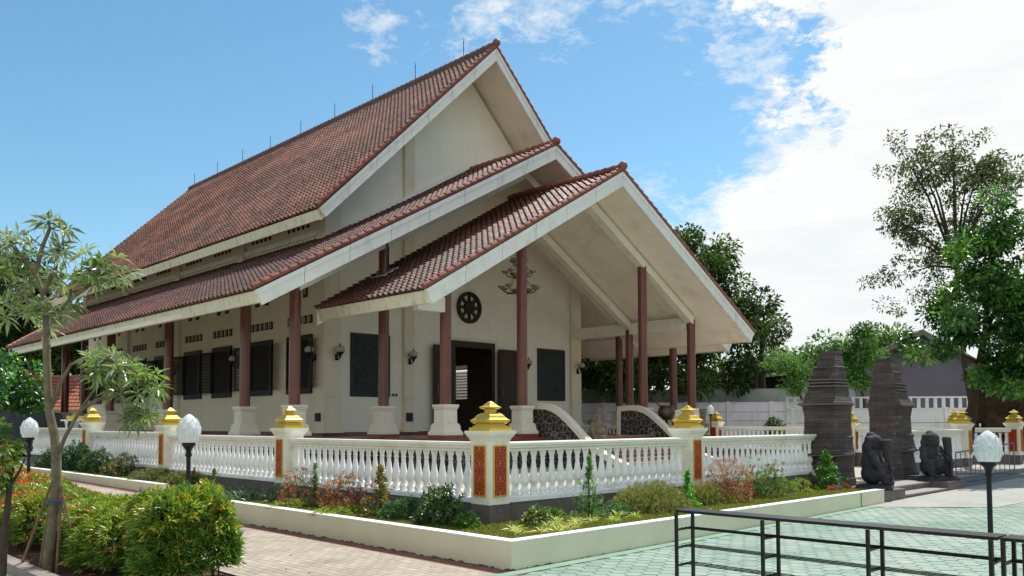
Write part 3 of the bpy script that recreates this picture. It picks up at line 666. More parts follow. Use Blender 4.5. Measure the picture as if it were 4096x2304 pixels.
# platform, stair
b=MB(); b.box(15.5,40.5,27.4,60,-.15,.98); b.box(19.5,24.6,23.55,27.4,-.15,.981); b.box(31.4,36.5,23.55,27.4,-.15,.981); b.box(24.6,31.4,23.6,27.4,-.15,.979); part(b,'platform',M['rubble'])
b=MB(); b.box(15.4,40.6,27.3,60,.98,1.1); b.box(19.4,36.6,23.45,27.3,.98,1.1); part(b,'veranda_floor',M['redtile'])
st=MB(); nos=MB()
for i in range(7):
    z=-.11+.172*(i+1); y=23.45-.38*(7-i); st.box(24.9,31.1,y,23.45,z-.172,z-.03); nos.box(24.9,31.1,y-.03,23.44,z-.03,z)
o=part(st,'stair',plain('stair_brick',rgb('#a4604e'),.7,.15,5,.2,40)); part(nos,'nosing',M['steptop'],o)
prof=[(24.4,2.42),(23.9,2.46),(23.5,2.44),(23.1,2.33),(22.75,2.15),(22.4,1.9),(22.05,1.62),(21.7,1.32),(21.35,1.05),(21.0,.8),(20.6,.58),(20.2,.40),(19.7,.22),(19.3,.12)]
for sx,dy in ((24.75,-.1),(31.25,.35)):
    pp=[(y+dy,z) for y,z in prof]
    b=MB(); b.prism([(pp[0][0],-.2)]+[(y,z-.22) for y,z in pp]+[(pp[-1][0],-.2)],sx-.12,sx+.12,'x'); o=part(b,'stair_cheek',M['rubble'])
    b=MB(); 
    for (y0,z0),(y1,z1) in zip(pp[:-1],pp[1:]): b.hexa([(sx-.17,y1,z1-.24),(sx+.17,y1,z1-.24),(sx+.17,y0,z0-.24),(sx-.17,y0,z0-.24)],[(sx-.17,y1,z1),(sx+.17,y1,z1),(sx+.17,y0,z0),(sx-.17,y0,z0)])
    b.box(sx-.165,sx+.165,pp[0][0],pp[0][0]+.2,.1,pp[0][1]-.001); part(b,'coping',M['pedestal'],o)
# columns
PED=[(.46,.13),(.46,.24),(.425,.26),(.42,.30),(.40,.31),(.385,.47),(.385,.50),(.36,.505),(.36,.55),(.305,.56),(.30,1.08),(.33,1.10),(.33,1.15),(.355,1.16),(.355,1.255)]
def colm(x,y,top,ped=True,vis=True):
    b=MB(); b.lathe(x,y,[(.215,2.3),(.21,top)],20); o=part(b,'column',M['column'],H,True)
    b=MB(); b.sq(x,y,[(a,z+1.1) for a,z in PED])
    q=part(b,'pedestal',M['pedestal'],o)
    b=MB(); b.sq(x,y,[(.462,1.1),(.462,1.23)]); part(b,'pedestal_foot',M['redtile'],o)
    if vis:
        b=MB()
        for (dx,dy) in ((0,-1),(-1,0)):
            for u0,u1,z0,z1 in ((-.2,.2,1.06,1.075),(-.2,.2,.6,.612),(-.2,-.188,.612,1.06),(.188,.2,.612,1.06)):
                if dy: b.box(x+u0,x+u1,y-.322,y-.3,1.1+z0,1.1+z1)
                else: b.box(x-.322,x-.3,y+u0,y+u1,1.1+z0,1.1+z1)
        part(b,'moulding',M['pedestal'],o)
for x,y,t in ((20,24.1,6.8),(24,24.1,9.0),(32,24.1,9.0),(36,24.1,6.8),(20,28,9.4),(36,28,6.6),(16,28,6.75),(40,28,6.75),(16,31.9,6.9),(40,31.9,6.9),(16,39.5,6.9),(16,47.1,6.9),(16,54.7,6.9),(17.9,57.4,7.2),(40,39.5,6.9)): colm(x,y,t,True,y<40)
# door
b=MB(); b.box(26.9,27.12,31.9,32.25,1.1,5.75); b.box(29.58,29.8,31.9,32.25,1.1,5.75); b.box(27.12,29.58,31.9,32.25,5.45,5.75); fo=part(b,'door_frame',M['wood'])
b=MB(); b.box(26.7,26.86,31.95,31.99,1.3,5.9); b.box(29.84,30.0,31.95,31.99,1.3,5.9); b.box(26.7,30.0,31.94,31.999,5.78,5.92); part(b,'architrave',M['plaster'],fo)
for x0,x1 in ((25.55,26.85),(29.85,31.45)):
    b=MB(); b.box(x0,x1,31.62,31.72,1.15,5.45)
    for z0,z1 in ((1.35,3.0),(3.2,5.2)): b.box(x0+.15,x1-.15,31.6,31.62,z0,z1)
    o=part(b,'door_leaf',M['wood'])
    b=MB(); b.tube([(x0+.12,31.58,3.0),(x0+.12,31.5,3.05),(x0+.12,31.5,3.45),(x0+.12,31.58,3.5)],.02,6); part(b,'handle',M['steel'],o)
# emblem wheel
b=MB(); cx,cz=28.04,7.47; n=40
for i in range(n):
    a0,a1=2*PI*i/n,2*PI*(i+1)/n; q=[]
    for rr,a in ((.62,a0),(.8,a0),(.8,a1),(.62,a1)): q.append((cx+rr*math.cos(a),cz+rr*math.sin(a)))
    b.hexa([(u,31.86,w) for u,w in q],[(u,31.97,w) for u,w in q])
for k in range(8):
    a=2*PI*k/8; c,s=math.cos(a),math.sin(a); q=[(.2,-.06),(.66,-.085),(.66,.085),(.2,.06)]; q=[(cx+c*u-s*v,cz+s*u+c*v) for u,v in q]
    b.hexa([(u,31.875,w) for u,w in q],[(u,31.965,w) for u,w in q])
b.prism([(cx+.34*math.cos(2*PI*i/24),cz+.34*math.sin(2*PI*i/24)) for i in range(24)],31.84,31.98); part(b,'wheel_emblem',M['shutter'])
# carved panels
def relief(x0,x1):
    nx_,nz_=44,58; V=[];F=[]; hh=RNG.normal(0,1,(nz_+1,nx_+1))
    for _ in range(2): hh=(hh+np.roll(hh,1,0)+np.roll(hh,1,1)+np.roll(hh,-1,0)+np.roll(hh,-1,1))/3.2
    b=MB()
    for j in range(nz_+1):
        for i in range(nx_+1):
            u,w=i/nx_,j/nz_; ed=min(u,1-u)*(x1-x0); ez=min(w,1-w)*2.87; e=min(ed,ez)
            d=.09 if e<.16 else .03+.035*max(-1,min(1.3,hh[j,i]))
            if e==0: d=0
            V.append((x0+(x1-x0)*u,31.98-d,2.86+2.87*w))
    for j in range(nz_):
        for i in range(nx_): a=j*(nx_+1)+i; F.append((a,a+1,a+nx_+2,a+nx_+1))
    b.add(V,F); return b
part(relief(21.03,23.2),'relief_panel',M['relief']); part(relief(33.0,35.22),'relief_panel',M['relief'])
b=MB()
for q in (23.38,23.56): b.tube([(q,31.99,2.98),(q,31.95,2.98)],.06,10)
part(b,'socket',M['shutter'])
for x,y,sx in ((24.1,31.76,0),(24.1,31.8,1)):
    pass
b=MB(); b.box(24.02,24.38,31.76,31.81,1.75,2.15); part(b,'plaque',M['vent'])
b=MB(); b.box(19.52,19.6,32.05,32.42,1.76,2.12); part(b,'plaque',M['vent'])
b=MB(); b.box(39.82,40.18,31.55,31.59,1.75,2.15); part(b,'plaque',M['vent'])
# wall lamps
def wlamp(x,y,dx,dy,z=4.82):
    b=MB(); b.tube([(x,y,z-.25),(x+dx*.12,y+dy*.12,z-.38),(x+dx*.28,y+dy*.28,z-.32),(x+dx*.3,y+dy*.3,z-.12)],[.04,.03,.03,.06],6); b.lathe(x+dx*.3,y+dy*.3,[(.03,z-.3),(.08,z-.16),(.17,z-.09),(.17,z-.05)],12)
    b.box(x-.06,x+.06,y-.06,y+.06,z-.4,z-.12); b.lathe(x+dx*.3,y+dy*.3,[(.05,z+.22),(.02,z+.3),(.005,z+.36)],8)
    o=part(b,'wall_lamp',M['blackmetal'],H,True)
    b=MB(); b.lathe(x+dx*.3,y+dy*.3,[(.16,z-.05),(.21,z+.02),(.205,z+.1),(.15,z+.19),(.05,z+.23)],14); part(b,'globe',M['lampglobe'],o,True)
for x in (20.2,24.2,31.85,36.1): wlamp(x,31.8,0,-1)
for y in (32.5,39.7,47.4): wlamp(19.58,y,-1,0)
# windows along the side wall
def window(yc,openl=.45,openr=.45,lit=None):
    b=MB(); b.box(19.66,19.75,yc-1.1,yc-.98,3.0,5.64); b.box(19.66,19.75,yc+.98,yc+1.1,3.0,5.64); b.box(19.66,19.75,yc-.98,yc+.98,5.42,5.64); b.box(19.66,19.75,yc-.98,yc+.98,3.0,3.26)
    w=part(b,'window',M['shutter'])
    b=MB(); b.box(19.72,19.76,yc-.98,yc+.98,3.26,5.42); part(b,'pane',M['dark'],w)  # black sheet on the wall, darkness of the room put into its colour
    for sg,op in ((-1,openr),(1,openl)):
        if not op: continue
        b=MB(); hx,hy=19.62,yc+sg*1.0; ca,sa=math.cos(op),math.sin(op); L=.95
        def P(t,d,z): return (hx-L*t*sa-d*ca*0-d, hy+sg*L*t*ca, z)
        def slab(t0,t1,z0,z1,d0,d1):
            b.hexa([P(t0,d0,z0),P(t1,d0,z0),P(t1,d1,z0),P(t0,d1,z0)],[P(t0,d0,z1),P(t1,d0,z1),P(t1,d1,z1),P(t0,d1,z1)])
        slab(0,.1,3.27,5.4,0,.05); slab(.9,1,3.27,5.4,0,.05); slab(.1,.9,3.27,3.4,0,.05); slab(.1,.9,5.28,5.4,0,.05)
        for k in range(24): slab(.1,.9,3.42+k*.078,3.42+k*.078+.055,.01,.04)
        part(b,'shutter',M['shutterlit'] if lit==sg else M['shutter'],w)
wy=[34.1,37.67,41.87,45.4,49.6,53.2,57.2,60.8]
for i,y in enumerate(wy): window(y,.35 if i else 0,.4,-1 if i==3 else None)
def vent(yc,zc,w,h,pane=True,frame=True):
    b=MB(); b.box(19.7,19.75,yc-w/2,yc+w/2,zc-h/2,zc+h/2); o=part(b,'vent',M['vent'])
    if pane: b=MB(); b.box(19.68,19.7,yc-w*.26,yc+w*.26,zc-h*.34,zc+h*.34); part(b,'vent_pane',M['ventpane'],o)
for y in wy:
    for k in range(5): vent(y+(k-2)*.46,6.33,.28,.36)
    for k in (-1,1): vent(y+k*.47,7.68,.34,.68)
for y in (34.3,37.8,42.0,45.5,49.7,53.3,57.3,60.9):
    for k in range(5): vent(y+(k-2)*.42,10.62,.17,.27,False)
# chandelier
ch=empty('chandelier',bp(28,28.3,10.3),'two tier chandelier hanging under the porch ceiling behind the tall column','chandelier')
b=MB(); b.tube([(28,28.3,11.0),(28,28.3,7.9)],.035,6); b.ball((28,28.3,8.1),.14,8,6); b.ball((28,28.3,7.85),.07,8,6)
for n,rad,z in ((8,.85,8.0),(6,.65,8.75),(4,.35,9.3)):
    for k in range(n):
        a=2*PI*k/n+.2; c,s=math.cos(a),math.sin(a); b.tube([(28,28.3,z-.05),(28+c*rad*.4,28.3+s*rad*.4,z-.2),(28+c*rad*.8,28.3+s*rad*.8,z-.16),(28+c*rad,28.3+s*rad,z)],.028,5)
        b.tube([(28+c*rad*.9,28.3+s*rad*.9,z),(28,28.3,z+.8)],.008,3)
b.build('arms',M['bronze'],ch,bld=True)
for n,rad,z in ((8,.85,8.0),(6,.65,8.75),(4,.35,9.3)):
    for k in range(n):
        a=2*PI*k/n+.2; c,s=math.cos(a),math.sin(a)
        q=MB().lathe(28+c*rad,28.3+s*rad,[(.03,z-.03),(.1,z),(.17,z+.06),(.19,z+.11)],10); q.build('glass_bowl',M['ventpane'],ch,bld=True,smooth=True)
q=MB().lathe(29.8,26.4,[(.09,7.93),(.09,8.02)],10)
# ------------------------------------------------------------------ gate halves, steps
GP=[(.0,1.0,1.0),(.16,1.0,1.0),(.17,.93,.95),(.30,.90,.92),(.62,.84,.86),(.66,.95,.96),(.70,1.0,1.0),(.72,.94,.95),(.78,.9,.92),(.98,.84,.86),(1.06,.86,.9),(1.10,.80,.82),(1.5,.78,.8),(1.72,.82,.86),(1.76,.92,.95),(1.80,.92,.95),(1.84,.86,.9),(2.0,.72,.76),(2.12,.66,.70),(2.14,.70,.74),(2.18,.70,.74),(2.2,.64,.68),(2.26,.63,.67),(2.28,.67,.71),(2.31,.67,.71),(2.33,.56,.62),(2.55,.5,.55),(2.57,.54,.58),(2.6,.54,.58),(2.62,.44,.5),(2.76,.4,.46),(2.78,.36,.44),(2.86,.34,.42)]
def gate(xin,sg,label):
    root=empty('gate_half',(xin+sg*.45,8.5,.3),label,'gate tower','split stone gate')
    b=MB(); vs=[];fs=[]
    for z,w,d in GP:
        x1=xin+sg*.98*w; hy=.44*d; z+=.29
        vs+=[(xin,8.52-hy,z),(x1,8.52-hy,z),(x1,8.52+hy,z),(xin,8.52+hy,z)]
    n=len(GP)
    for i in range(n-1):
        for k in range(4):
            f=(4*i+k,4*i+(k+1)%4,4*i+4+(k+1)%4,4*i+4+k); fs.append(f if sg>0 else f[::-1])
    fs.append((0,1,2,3) if sg<0 else (3,2,1,0)); m_=4*(n-1); fs.append(tuple(m_+k for k in range(4)) if sg>0 else tuple(m_+k for k in range(3,-1,-1)))
    b.add(vs,fs); b.build('tower_body',M['bandstone'],root)
    b=MB(); x1=xin+sg*.33; b.box(min(xin+sg*.02,x1),max(xin+sg*.02,x1),8.35,8.69,3.15,3.24); b.build('tower_top',M['bandstone'],root)
    b=MB()
    for z,w,d in ((.29+.66,1.0,1.0),(.29+1.76,.94,.97),(2.45,.71,.75),(2.52,.70,.73),(2.59,.68,.72)):
        x1=xin+sg*(.98*w+.012); hy=.44*d+.012; b.box(min(xin+sg*.01,x1),max(xin+sg*.01,x1),8.52-hy,8.52+hy,z,z+.028)
    b.build('band_moulding',M['darkstone'],root)
gate(18.36,-1,'left half of the split dark stone gate, joined to the near balustrade')
gate(20.98,1,'right half of the split dark stone gate, smooth brown inner face')
s=empty('gate_steps',(19.5,7.5,.05),'two broad dark stone steps leading up to the gate, with end blocks','steps')
b=MB(); b.box(18.25,20.7,7.02,7.42,.04,.13); b.box(18.25,20.7,7.4,8.3,.04,.255); b.build('step_risers',M['darkstone'],s)
b=MB(); b.box(18.25,20.7,7.0,7.4,.13,.16); b.box(18.25,20.7,7.38,9.1,.255,.29); b.build('tread',M['steptop'],s)
for x0,x1 in ((17.10,18.24),(20.71,21.95)):
    b=MB(); b.box(x0,x1,7.0,8.2,.03,.27); o=b.build('end_block',M['darkstone'],s); b=MB(); b.box(x0-.01,x1+.01,6.985,8.2,.27,.293); b.build('block_cap',M['darkstone'],o)
t=MB(); t.box(21.96,34,7.0,7.18,.03,.2); t.box(21.96,34,7.18,8.5,.03,.33)
struct(t.build('side_terrace',plain('blue_grey_slab',rgb('#4e5664'),.5,.12,3,.1,40)))
tt=MB(); tt.box(21.96,34,7.17,8.5,.33,.345); struct(tt.build('terrace_top',M['steptop']))
# curved figures: union of balls and tapered limbs, fused by a voxel remesh
def fused(name,b,m,parent,vox=.018):
    o=b.build(name,m,parent); r=o.modifiers.new('fuse','REMESH'); r.mode='VOXEL'; r.voxel_size=vox; r.use_smooth_shade=True
    s_=o.modifiers.new('smooth','SMOOTH'); s_.factor=.5; s_.iterations=2; return o
def guardian(x,y,z,rz,label,mir=1):
    root=empty('guardian_statue',(x,y,z),label,'statue','crouching stone guardians'); root.rotation_euler=(0,0,rz)
    pl=MB(); pl.sq(0,0,[(.47,.36,0),(.47,.36,.05),(.44,.33,.07),(.44,.33,.10)]); pl.build('plinth',M['guardian'],None).parent=root
    b=MB()
    b.ball((0,.04,.30),(.29,.23,.22),14,10); b.ball((0,-.06,.42),(.25,.23,.22),14,10)      # hips, belly
    b.ball((0,.02,.62),(.25,.18,.17),14,10); b.ball((0,.02,.74),(.16,.13,.10),12,8)          # chest
    b.ball((0,-.05,.86),(.145,.15,.14),14,10); b.ball((0,-.17,.82),(.07,.05,.05),10,8)       # head, jaw
    b.ball((0,-.19,.87),(.025,.03,.03),8,6)
    for s in (-1,1):
        b.ball((s*.055,-.175,.90),(.03,.02,.03),8,6); b.ball((s*.15,-.02,.86),(.03,.04,.07),8,6)
        b.ball((s*.13,.06,.96),(.09,.1,.08),10,8); b.ball((s*.17,.09,.84),(.07,.08,.11),10,8)
        b.tube([(s*.24,.0,.68),(s*.34,-.05,.52),(s*.33,-.10,.44)],[.095,.085,.07],10)
        b.tube([(s*.33,-.09,.44),(s*.26,-.22,.42),(s*.19,-.28,.46)],[.07,.06,.05],10); b.ball((s*.18,-.3,.47),(.055,.05,.06),10,8)
        for k in range(4): b.tube([(s*(.15+.02*k),-.33,.44+.02*k),(s*(.12+.02*k),-.35,.46+.02*k),(s*(.11+.02*k),-.33,.49+.02*k)],.014,6)
        b.ball((s*.26,.02,.70),(.10,.1,.09),10,8)
        b.tube([(s*.16,.02,.24),(s*.30,-.20,.34),(s*.31,-.24,.32)],[.15,.12,.10],12)
        b.tube([(s*.31,-.24,.32),(s*.27,-.22,.18),(s*.24,-.20,.12)],[.10,.085,.07],10)
        b.ball((s*.24,-.27,.115),(.075,.12,.05),10,8)
        for k in range(5): b.ball((s*.24-.05+.025*k,-.37,.11),(.018,.03,.022),6,5)
    b.ball((0,.02,.99),(.16,.15,.09),12,8); b.ball((0,.05,1.06),(.10,.10,.06),10,8)
    for k in range(10):
        a=2*PI*k/10; b.ball((.15*math.cos(a),.02+.14*math.sin(a),.96),.035,7,5)
    b.tube([(-.12,-.24,.62),(0,-.27,.56),(.12,-.24,.62)],.025,6)
    b.ball((0,.06,.5),(.24,.2,.3),14,10); b.ball((0,.0,.93),(.19,.18,.15),14,10); b.ball((0,.1,.78),(.17,.14,.2),12,8)
    for k in range(18): b.ball((.17*math.cos(k*2.4),.03+.16*math.sin(k*2.4),.90+.10*math.sin(k*1.7)),.04,7,5)
    b.v=[(x_*.93,y_*.98,z_*1.05) for x_,y_,z_ in b.v]
    o=fused('figure',b,M['guardian'],None); o.parent=root
    c=MB(); c.tube([(mir*.23,-.33,.12),(mir*.24,-.34,.40),(mir*.23,-.30,.60),(mir*.22,-.27,.66),(mir*.2,-.25,1.0),(mir*.2,-.25,1.03)],[.035,.04,.05,.085,.10,.07],12); c.ball((mir*.24,-.34,.42),.06,8,6)
    c.build('club',M['guardian'],None,smooth=True).parent=root
guardian(17.72,7.42,.293,.35,'left crouching guardian statue with club, on the block beside the planter end',-1)
guardian(21.2,7.5,.293,-.45,'right crouching guardian statue with club, in front of the white balustrade',1)
# standing court statues
def standing(x,y,z,rz,label,h=1.0):
    root=empty('court_statue',(x,y,z),label,'statue','standing stone figures by the stair'); root.rotation_euler=(0,0,rz)
    p_=MB(); p_.sq(0,0,[(.36,0),(.36,.10),(.30,.12),(.30,.48),(.35,.5),(.35,.56)]); p_.build('statue_base',M['darkstone'],None).parent=root
    b=MB(); Z=.56
    for s in (-1,1):
        b.tube([(s*.11,0,Z+.45),(s*.12,-.01,Z+.22),(s*.12,0,Z+.04)],[.13,.10,.09],12); b.ball((s*.12,-.06,Z+.04),(.08,.14,.05),10,6)
        b.tube([(s*.23,0,Z+.92),(s*.29,.0,Z+.68),(s*.25,-.05,Z+.45),(s*.22,-.09,Z+.33)],[.09,.075,.06,.05],10); b.ball((s*.21,-.1,Z+.31),(.05,.05,.065),8,6)
        for k in range(4): b.tube([(s*.2+(k-1.5)*.022,-.12,Z+.29),(s*.2+(k-1.5)*.022,-.14,Z+.24)],.013,5)
        b.ball((s*.105,.01,Z+1.18),(.03,.03,.06),8,6); b.tube([(s*.1,.05,Z+1.12),(s*.14,.06,Z+1.0),(s*.17,.05,Z+.9)],[.05,.05,.03],8)
        b.ball((s*.04,-.1,Z+1.22),(.022,.014,.012),6,5)
    b.ball((0,0,Z+.5),(.22,.16,.16),14,10); b.ball((0,-.02,Z+.66),(.20,.165,.18),14,10); b.ball((0,0,Z+.85),(.235,.15,.16),14,10)
    b.tube([(0,0,Z+.95),(0,-.01,Z+1.08)],[.10,.08],12); b.ball((0,-.01,Z+1.18),(.105,.115,.14),14,10); b.ball((0,-.125,Z+1.17),(.018,.025,.03),6,5); b.ball((0,-.11,Z+1.1),(.035,.02,.012),6,5)
    b.lathe(0,0,[(.115,Z+1.25),(.13,Z+1.28),(.12,Z+1.31),(.135,Z+1.41),(.13,Z+1.42)],14)
    b.lathe(0,0,[(.24,Z+.42),(.22,Z+.5),(.2,Z+.53)],14)
    b.v=[(x_*1.16,y_*1.12,Z+(z_-Z)*1.04) for x_,y_,z_ in b.v]
    fused('figure',b,M['statue'],None).parent=root
standing(22.0,18.45,.15,-.05,'stone figure standing between the two stair cheeks, left of the pair')
standing(27.3,17.8,.15,.1,'stone figure partly behind the gold finial of the front pillar')
# bronze censer
pt=empty('incense_burner',(21.7,15.6,.15),'large bronze incense pot on three legs just beyond the second stair cheek','incense burner')
b=MB(); b.lathe(21.7,15.6,[(.03,1.32),(.15,1.33),(.27,1.42),(.335,1.55),(.34,1.66),(.29,1.77),(.26,1.80),(.28,1.83),(.29,1.90),(.27,1.90),(.25,1.82),(.1,1.8)],24); b.v=[(a,c,e+.44) for a,c,e in b.v]; b.build('pot_body',M['bronze'],pt,smooth=True)
for k in range(3):
    a=2*PI*k/3+.6; c,s_=math.cos(a),math.sin(a); b=MB(); b.tube([(21.7+c*.2,15.6+s_*.2,1.42),(21.7+c*.30,15.6+s_*.30,1.25),(21.7+c*.26,15.6+s_*.26,.95),(21.7+c*.34,15.6+s_*.34,.62)],[.06,.05,.03,.045],8); b.v=[(a,c,e+.44) for a,c,e in b.v]; b.build('leg',M['bronze'],pt,smooth=True)
for sg in (-1,1):
    b=MB(); q=[]
    for k in range(9):
        a=-.6+k*.5; q.append((21.7+sg*.716*(.28+.07*math.sin(a)),15.6-sg*.696*(.28+.07*math.sin(a)),1.86+.03*k))
    b.tube(q,.03,7); b.ball(q[-1],.05,8,6); b.ball(q[4],.045,8,6); b.v=[(a,c,e+.44) for a,c,e in b.v]; b.build('handle',M['bronze'],pt,smooth=True)
b=MB(); b.sq(21.7,15.6,[(.48,.15),(.48,.35),(.36,.38),(.36,.98),(.42,1.0),(.42,1.06)]); b.build('pot_stand',M['darkstone'],pt)
pt.location=pt.location+Vector((5.8,4.0,0))
# ------------------------------------------------------------------ lotus lamps
def lotus(x,y,zb,gz0,w,h,label,flip=0):
    root=empty('lotus_lamp',(x,y,gz0),label,'garden lamp','black posts with lotus bud globes')
    b=MB(); b.lathe(x,y,[(.05,gz0),(.05,gz0+.04),(.026,gz0+.06),(.024,zb-.16),(.036,zb-.15),(.036,zb-.12),(.028,zb-.115),(.03,zb-.09),(.055,zb-.045),(.06,zb-.04),(.072,zb-.038),(.072,zb)],18); b.build('post',M['blackmetal'],root,smooth=True)
    prof=[(.06,0),(.40,.01),(.44,.12),(.485,.25),(.5,.38),(.485,.5),(.44,.63),(.36,.75),(.25,.87),(.13,.95),(.04,.99),(.005,1)]
    b=MB(); b.lathe(x,y,[(r*w*.96,zb+z*h) for r,z in prof],28)
    gl=b.build('globe',M['glass'],root,smooth=True)
    b=MB(); b.lathe(x,y,[(.12*w,zb+.01),(.15*w,zb+.15*h),(.14*w,zb+.3*h),(.05*w,zb+.4*h)],14); b.build('bulb',M['bulb'],gl,smooth=True)
    def rad(t):
        for (r0,z0),(r1,z1) in zip(prof[:-1],prof[1:]):
            if z0<=t<=z1: return (r0+(r1-r0)*(t-z0)/(z1-z0))*w
        return 0
    b=MB()
    for row,(z0,z1,n,ph) in enumerate(((.02,.5,7,0),(.12,.72,7,PI/7),(.35,.82,7,0))):
        for k in range(n):
            a=2*PI*k/n+ph+flip; half=PI/n*.98
            for sg in (-1,1):
                q=[]
                for i in range(9):
                    u=i/8; zz=z0+(z1-z0)*u; aa=a+sg*half*(math.cos(u*PI/2)**.7); rr=rad(zz)*.975+.002+.006*u*u
                    q.append((x+rr*math.cos(aa),y+rr*math.sin(aa),zb+zz*h))
                b.tube(q,[.0025]*8+[.005],5)
            rr=rad(z1)+.007; b.ball((x+rr*math.cos(a),y+rr*math.sin(a),zb+z1*h),.008,6,5)
    b.build('petal_edges',M['glass'],gl,smooth=True); return root
lotus(9.38,2.78,1.285,0,.254,.317,'lotus bud lamp at the right behind the black railing')
lotus(4.03,9.36,1.48,.03,.254,.325,'lotus bud lamp rising behind the trimmed shrub, nearest on the left',.3)
lotus(3.87,14.96,1.48,.05,.254,.32,'lotus bud lamp at far left between the small flowering tree and the leaning trunk',.1)
lotus(28.3,18.1,1.98,.4,.27,.36,'tiny far lotus lamp before the lavender wall')
# ------------------------------------------------------------------ black railing
def railing(P0,P1,pairs,label,w=.215,zt=.95):
    P0=Vector(P0);P1=Vector(P1); d=(P1-P0); L=d.length; d.normalize(); n=Vector((-d.y,d.x))
    root=empty('metal_railing',(P0.x,P0.y,0),label,'railing','black metal railings')
    def blk(b,t0,t1,u0,u1,z0,z1):
        q=[P0+d*t0+n*u0,P0+d*t1+n*u0,P0+d*t1+n*u1,P0+d*t0+n*u1]; b.hexa([(v.x,v.y,z0) for v in q],[(v.x,v.y,z1) for v in q])
    b=MB(); blk(b,0,L,-.004,w+.004,zt-.022,zt); b.build('top_rail',M['blackmetal'],root)
    for t in pairs:
        b=MB(); blk(b,t-.012,t+.012,0,.024,0,zt-.023); b.build('upright',M['blackmetal'],root)
        b=MB(); blk(b,t-.012,t+.012,w-.024,w,0,zt-.023); b.build('upright',M['blackmetal'],root)
        b=MB()
        for z in (.79,.64,.49,.34,.19): blk(b,t-.011,t+.011,.025,w-.025,z-.016,z)
        b.build('crossbar',M['blackmetal'],root)
    b=MB()
    for z in (.79,.64,.49,.34,.19):
        for u in (.05,.107,.165):
            u=math.copysign(u,w)
            a=P0+n*u+d*.01; c=P1+n*u-d*.03; b.tube([(a.x,a.y,z+.005),(c.x,c.y,z+.005)],.0048,6)
    b.build('rods',M['blackmetal'],root)
railing((6.05,1.76),(6.05,4.235),(.03,.825,1.65,2.455),'black railing section beside the green paving, nearest in frame',w=-.22)
railing((6.12,-1.0),(6.05,1.735),(.012,.9,1.75,2.6,2.72),'black railing section cut by the right frame edge',w=-.22)
# silver gate railing on terrace
def silver(P0,P1,z0,z1,n,label):
    root=empty('steel_railing',(P0[0],P0[1],.33),label,'railing','steel railings on the terrace'); b=MB()
    b.tube([(P0[0],P0[1],z0),(P1[0],P1[1],z1)],.018,8); b.tube([(P0[0],P0[1],.38),(P1[0],P1[1],.38)],.015,6); b.build('bars',M['steel'],root,smooth=True)
    for i in range(n+1):
        t=i/n; x=P0[0]+(P1[0]-P0[0])*t; y=P0[1]+(P1[1]-P0[1])*t; zt=z0+(z1-z0)*t
        b=MB(); b.tube([(x,y,.33),(x,y,zt)],.014 if i in (0,n) else .009,6); b.build('upright',M['steel'],root)
        if i<n and i%2==0:
            b=MB(); dx,dy=(P1[0]-P0[0])/n/2,(P1[1]-P0[1])/n/2; l_=math.hypot(dx,dy); zz=.36+(zt-.36)*.62
            for rr in (.045,.025): b.tube([(x+dx+dx/l_*rr*math.cos(a),y+dy+dy/l_*rr*math.cos(a),zz+rr*math.sin(a)) for a in np.linspace(0,2*PI,13)],.006,5)
            b.build('ring_ornament',M['steel'],root)
silver((22.05,8.0),(22.6,7.6),.83,.83,3,'short level steel railing piece left of the right guardian')
silver((22.65,7.45),(23.75,6.45),.9,1.14,12,'sloping steel railing with ring ornaments behind the right lamp')
# ------------------------------------------------------------------ vegetation
def norm(v): return v/np.maximum(np.linalg.norm(v,axis=-1,keepdims=True),1e-9)
def leaves(P,D,L,Wd,C,droop=0,fold=.25):
    n=len(P); D=norm(D); up=np.tile([0,0,1.],(n,1)); S=np.cross(D,up); bad=np.linalg.norm(S,axis=1)<1e-3; S[bad]=[1,0,0]; S=norm(S)
    a=RNG.normal(0,.7,n)[:,None]; Nn=np.cross(S,D); S2=S*np.cos(a)+Nn*np.sin(a); N2=np.cross(S2,D)
    L=np.broadcast_to(L,(n,))[:,None]; Wd=np.broadcast_to(Wd,(n,))[:,None]
    mid=P+D*L*.5; mid[:,2]-=(droop*L*.12)[:,0] if hasattr(L,'shape') else 0
    tip=P+D*L; tip[:,2]-=(droop*L*.45)[:,0]
    V=np.stack([P,mid+S2*Wd*.5+N2*Wd*fold,tip,mid-S2*Wd*.5+N2*Wd*fold,mid],1).reshape(-1,3)
    b=np.arange(n)[:,None]*5
    F=np.concatenate([b+[0,4,1],b+[4,2,1],b+[0,3,4],b+[4,3,2]],0)
    return V,F,np.repeat(C,5,0)
def sprigs(P,A,per,L,W,pal,tilt=(.4,1.0),droop=.3,clen=.3,vary=.25,tipcol=None,lvar=.25):
    n=len(P); P2=np.repeat(P,per,0); A2=norm(np.repeat(A,per,0)); k=len(P2)
    ref=np.cross(A2,np.tile([.3,.2,.93],(k,1))); ref=norm(ref); B=np.cross(A2,ref)
    az=np.tile(np.arange(per)*2.4,n)+RNG.uniform(0,.6,k); t=RNG.uniform(tilt[0],tilt[1],k)[:,None]
    D=A2*np.cos(t)+(ref*np.cos(az)[:,None]+B*np.sin(az)[:,None])*np.sin(t)
    P3=P2+A2*(np.tile(np.arange(per)/per,n)[:,None]*L*clen)
    ci=RNG.integers(0,len(pal),n); C=np.repeat(pal[ci],per,0)
    if tipcol is not None: msk,cc=tipcol; C=np.where(np.repeat(msk,per)[:,None],np.repeat(cc,per,0),C)
    C=C*RNG.uniform(1-vary,1+vary,(k,1))
    return leaves(P3,D,L*RNG.uniform(1-lvar,1+lvar,k),W*RNG.uniform(.8,1.2,k),C,droop)
def pal(*h): return np.array([rgb(x) for x in h])
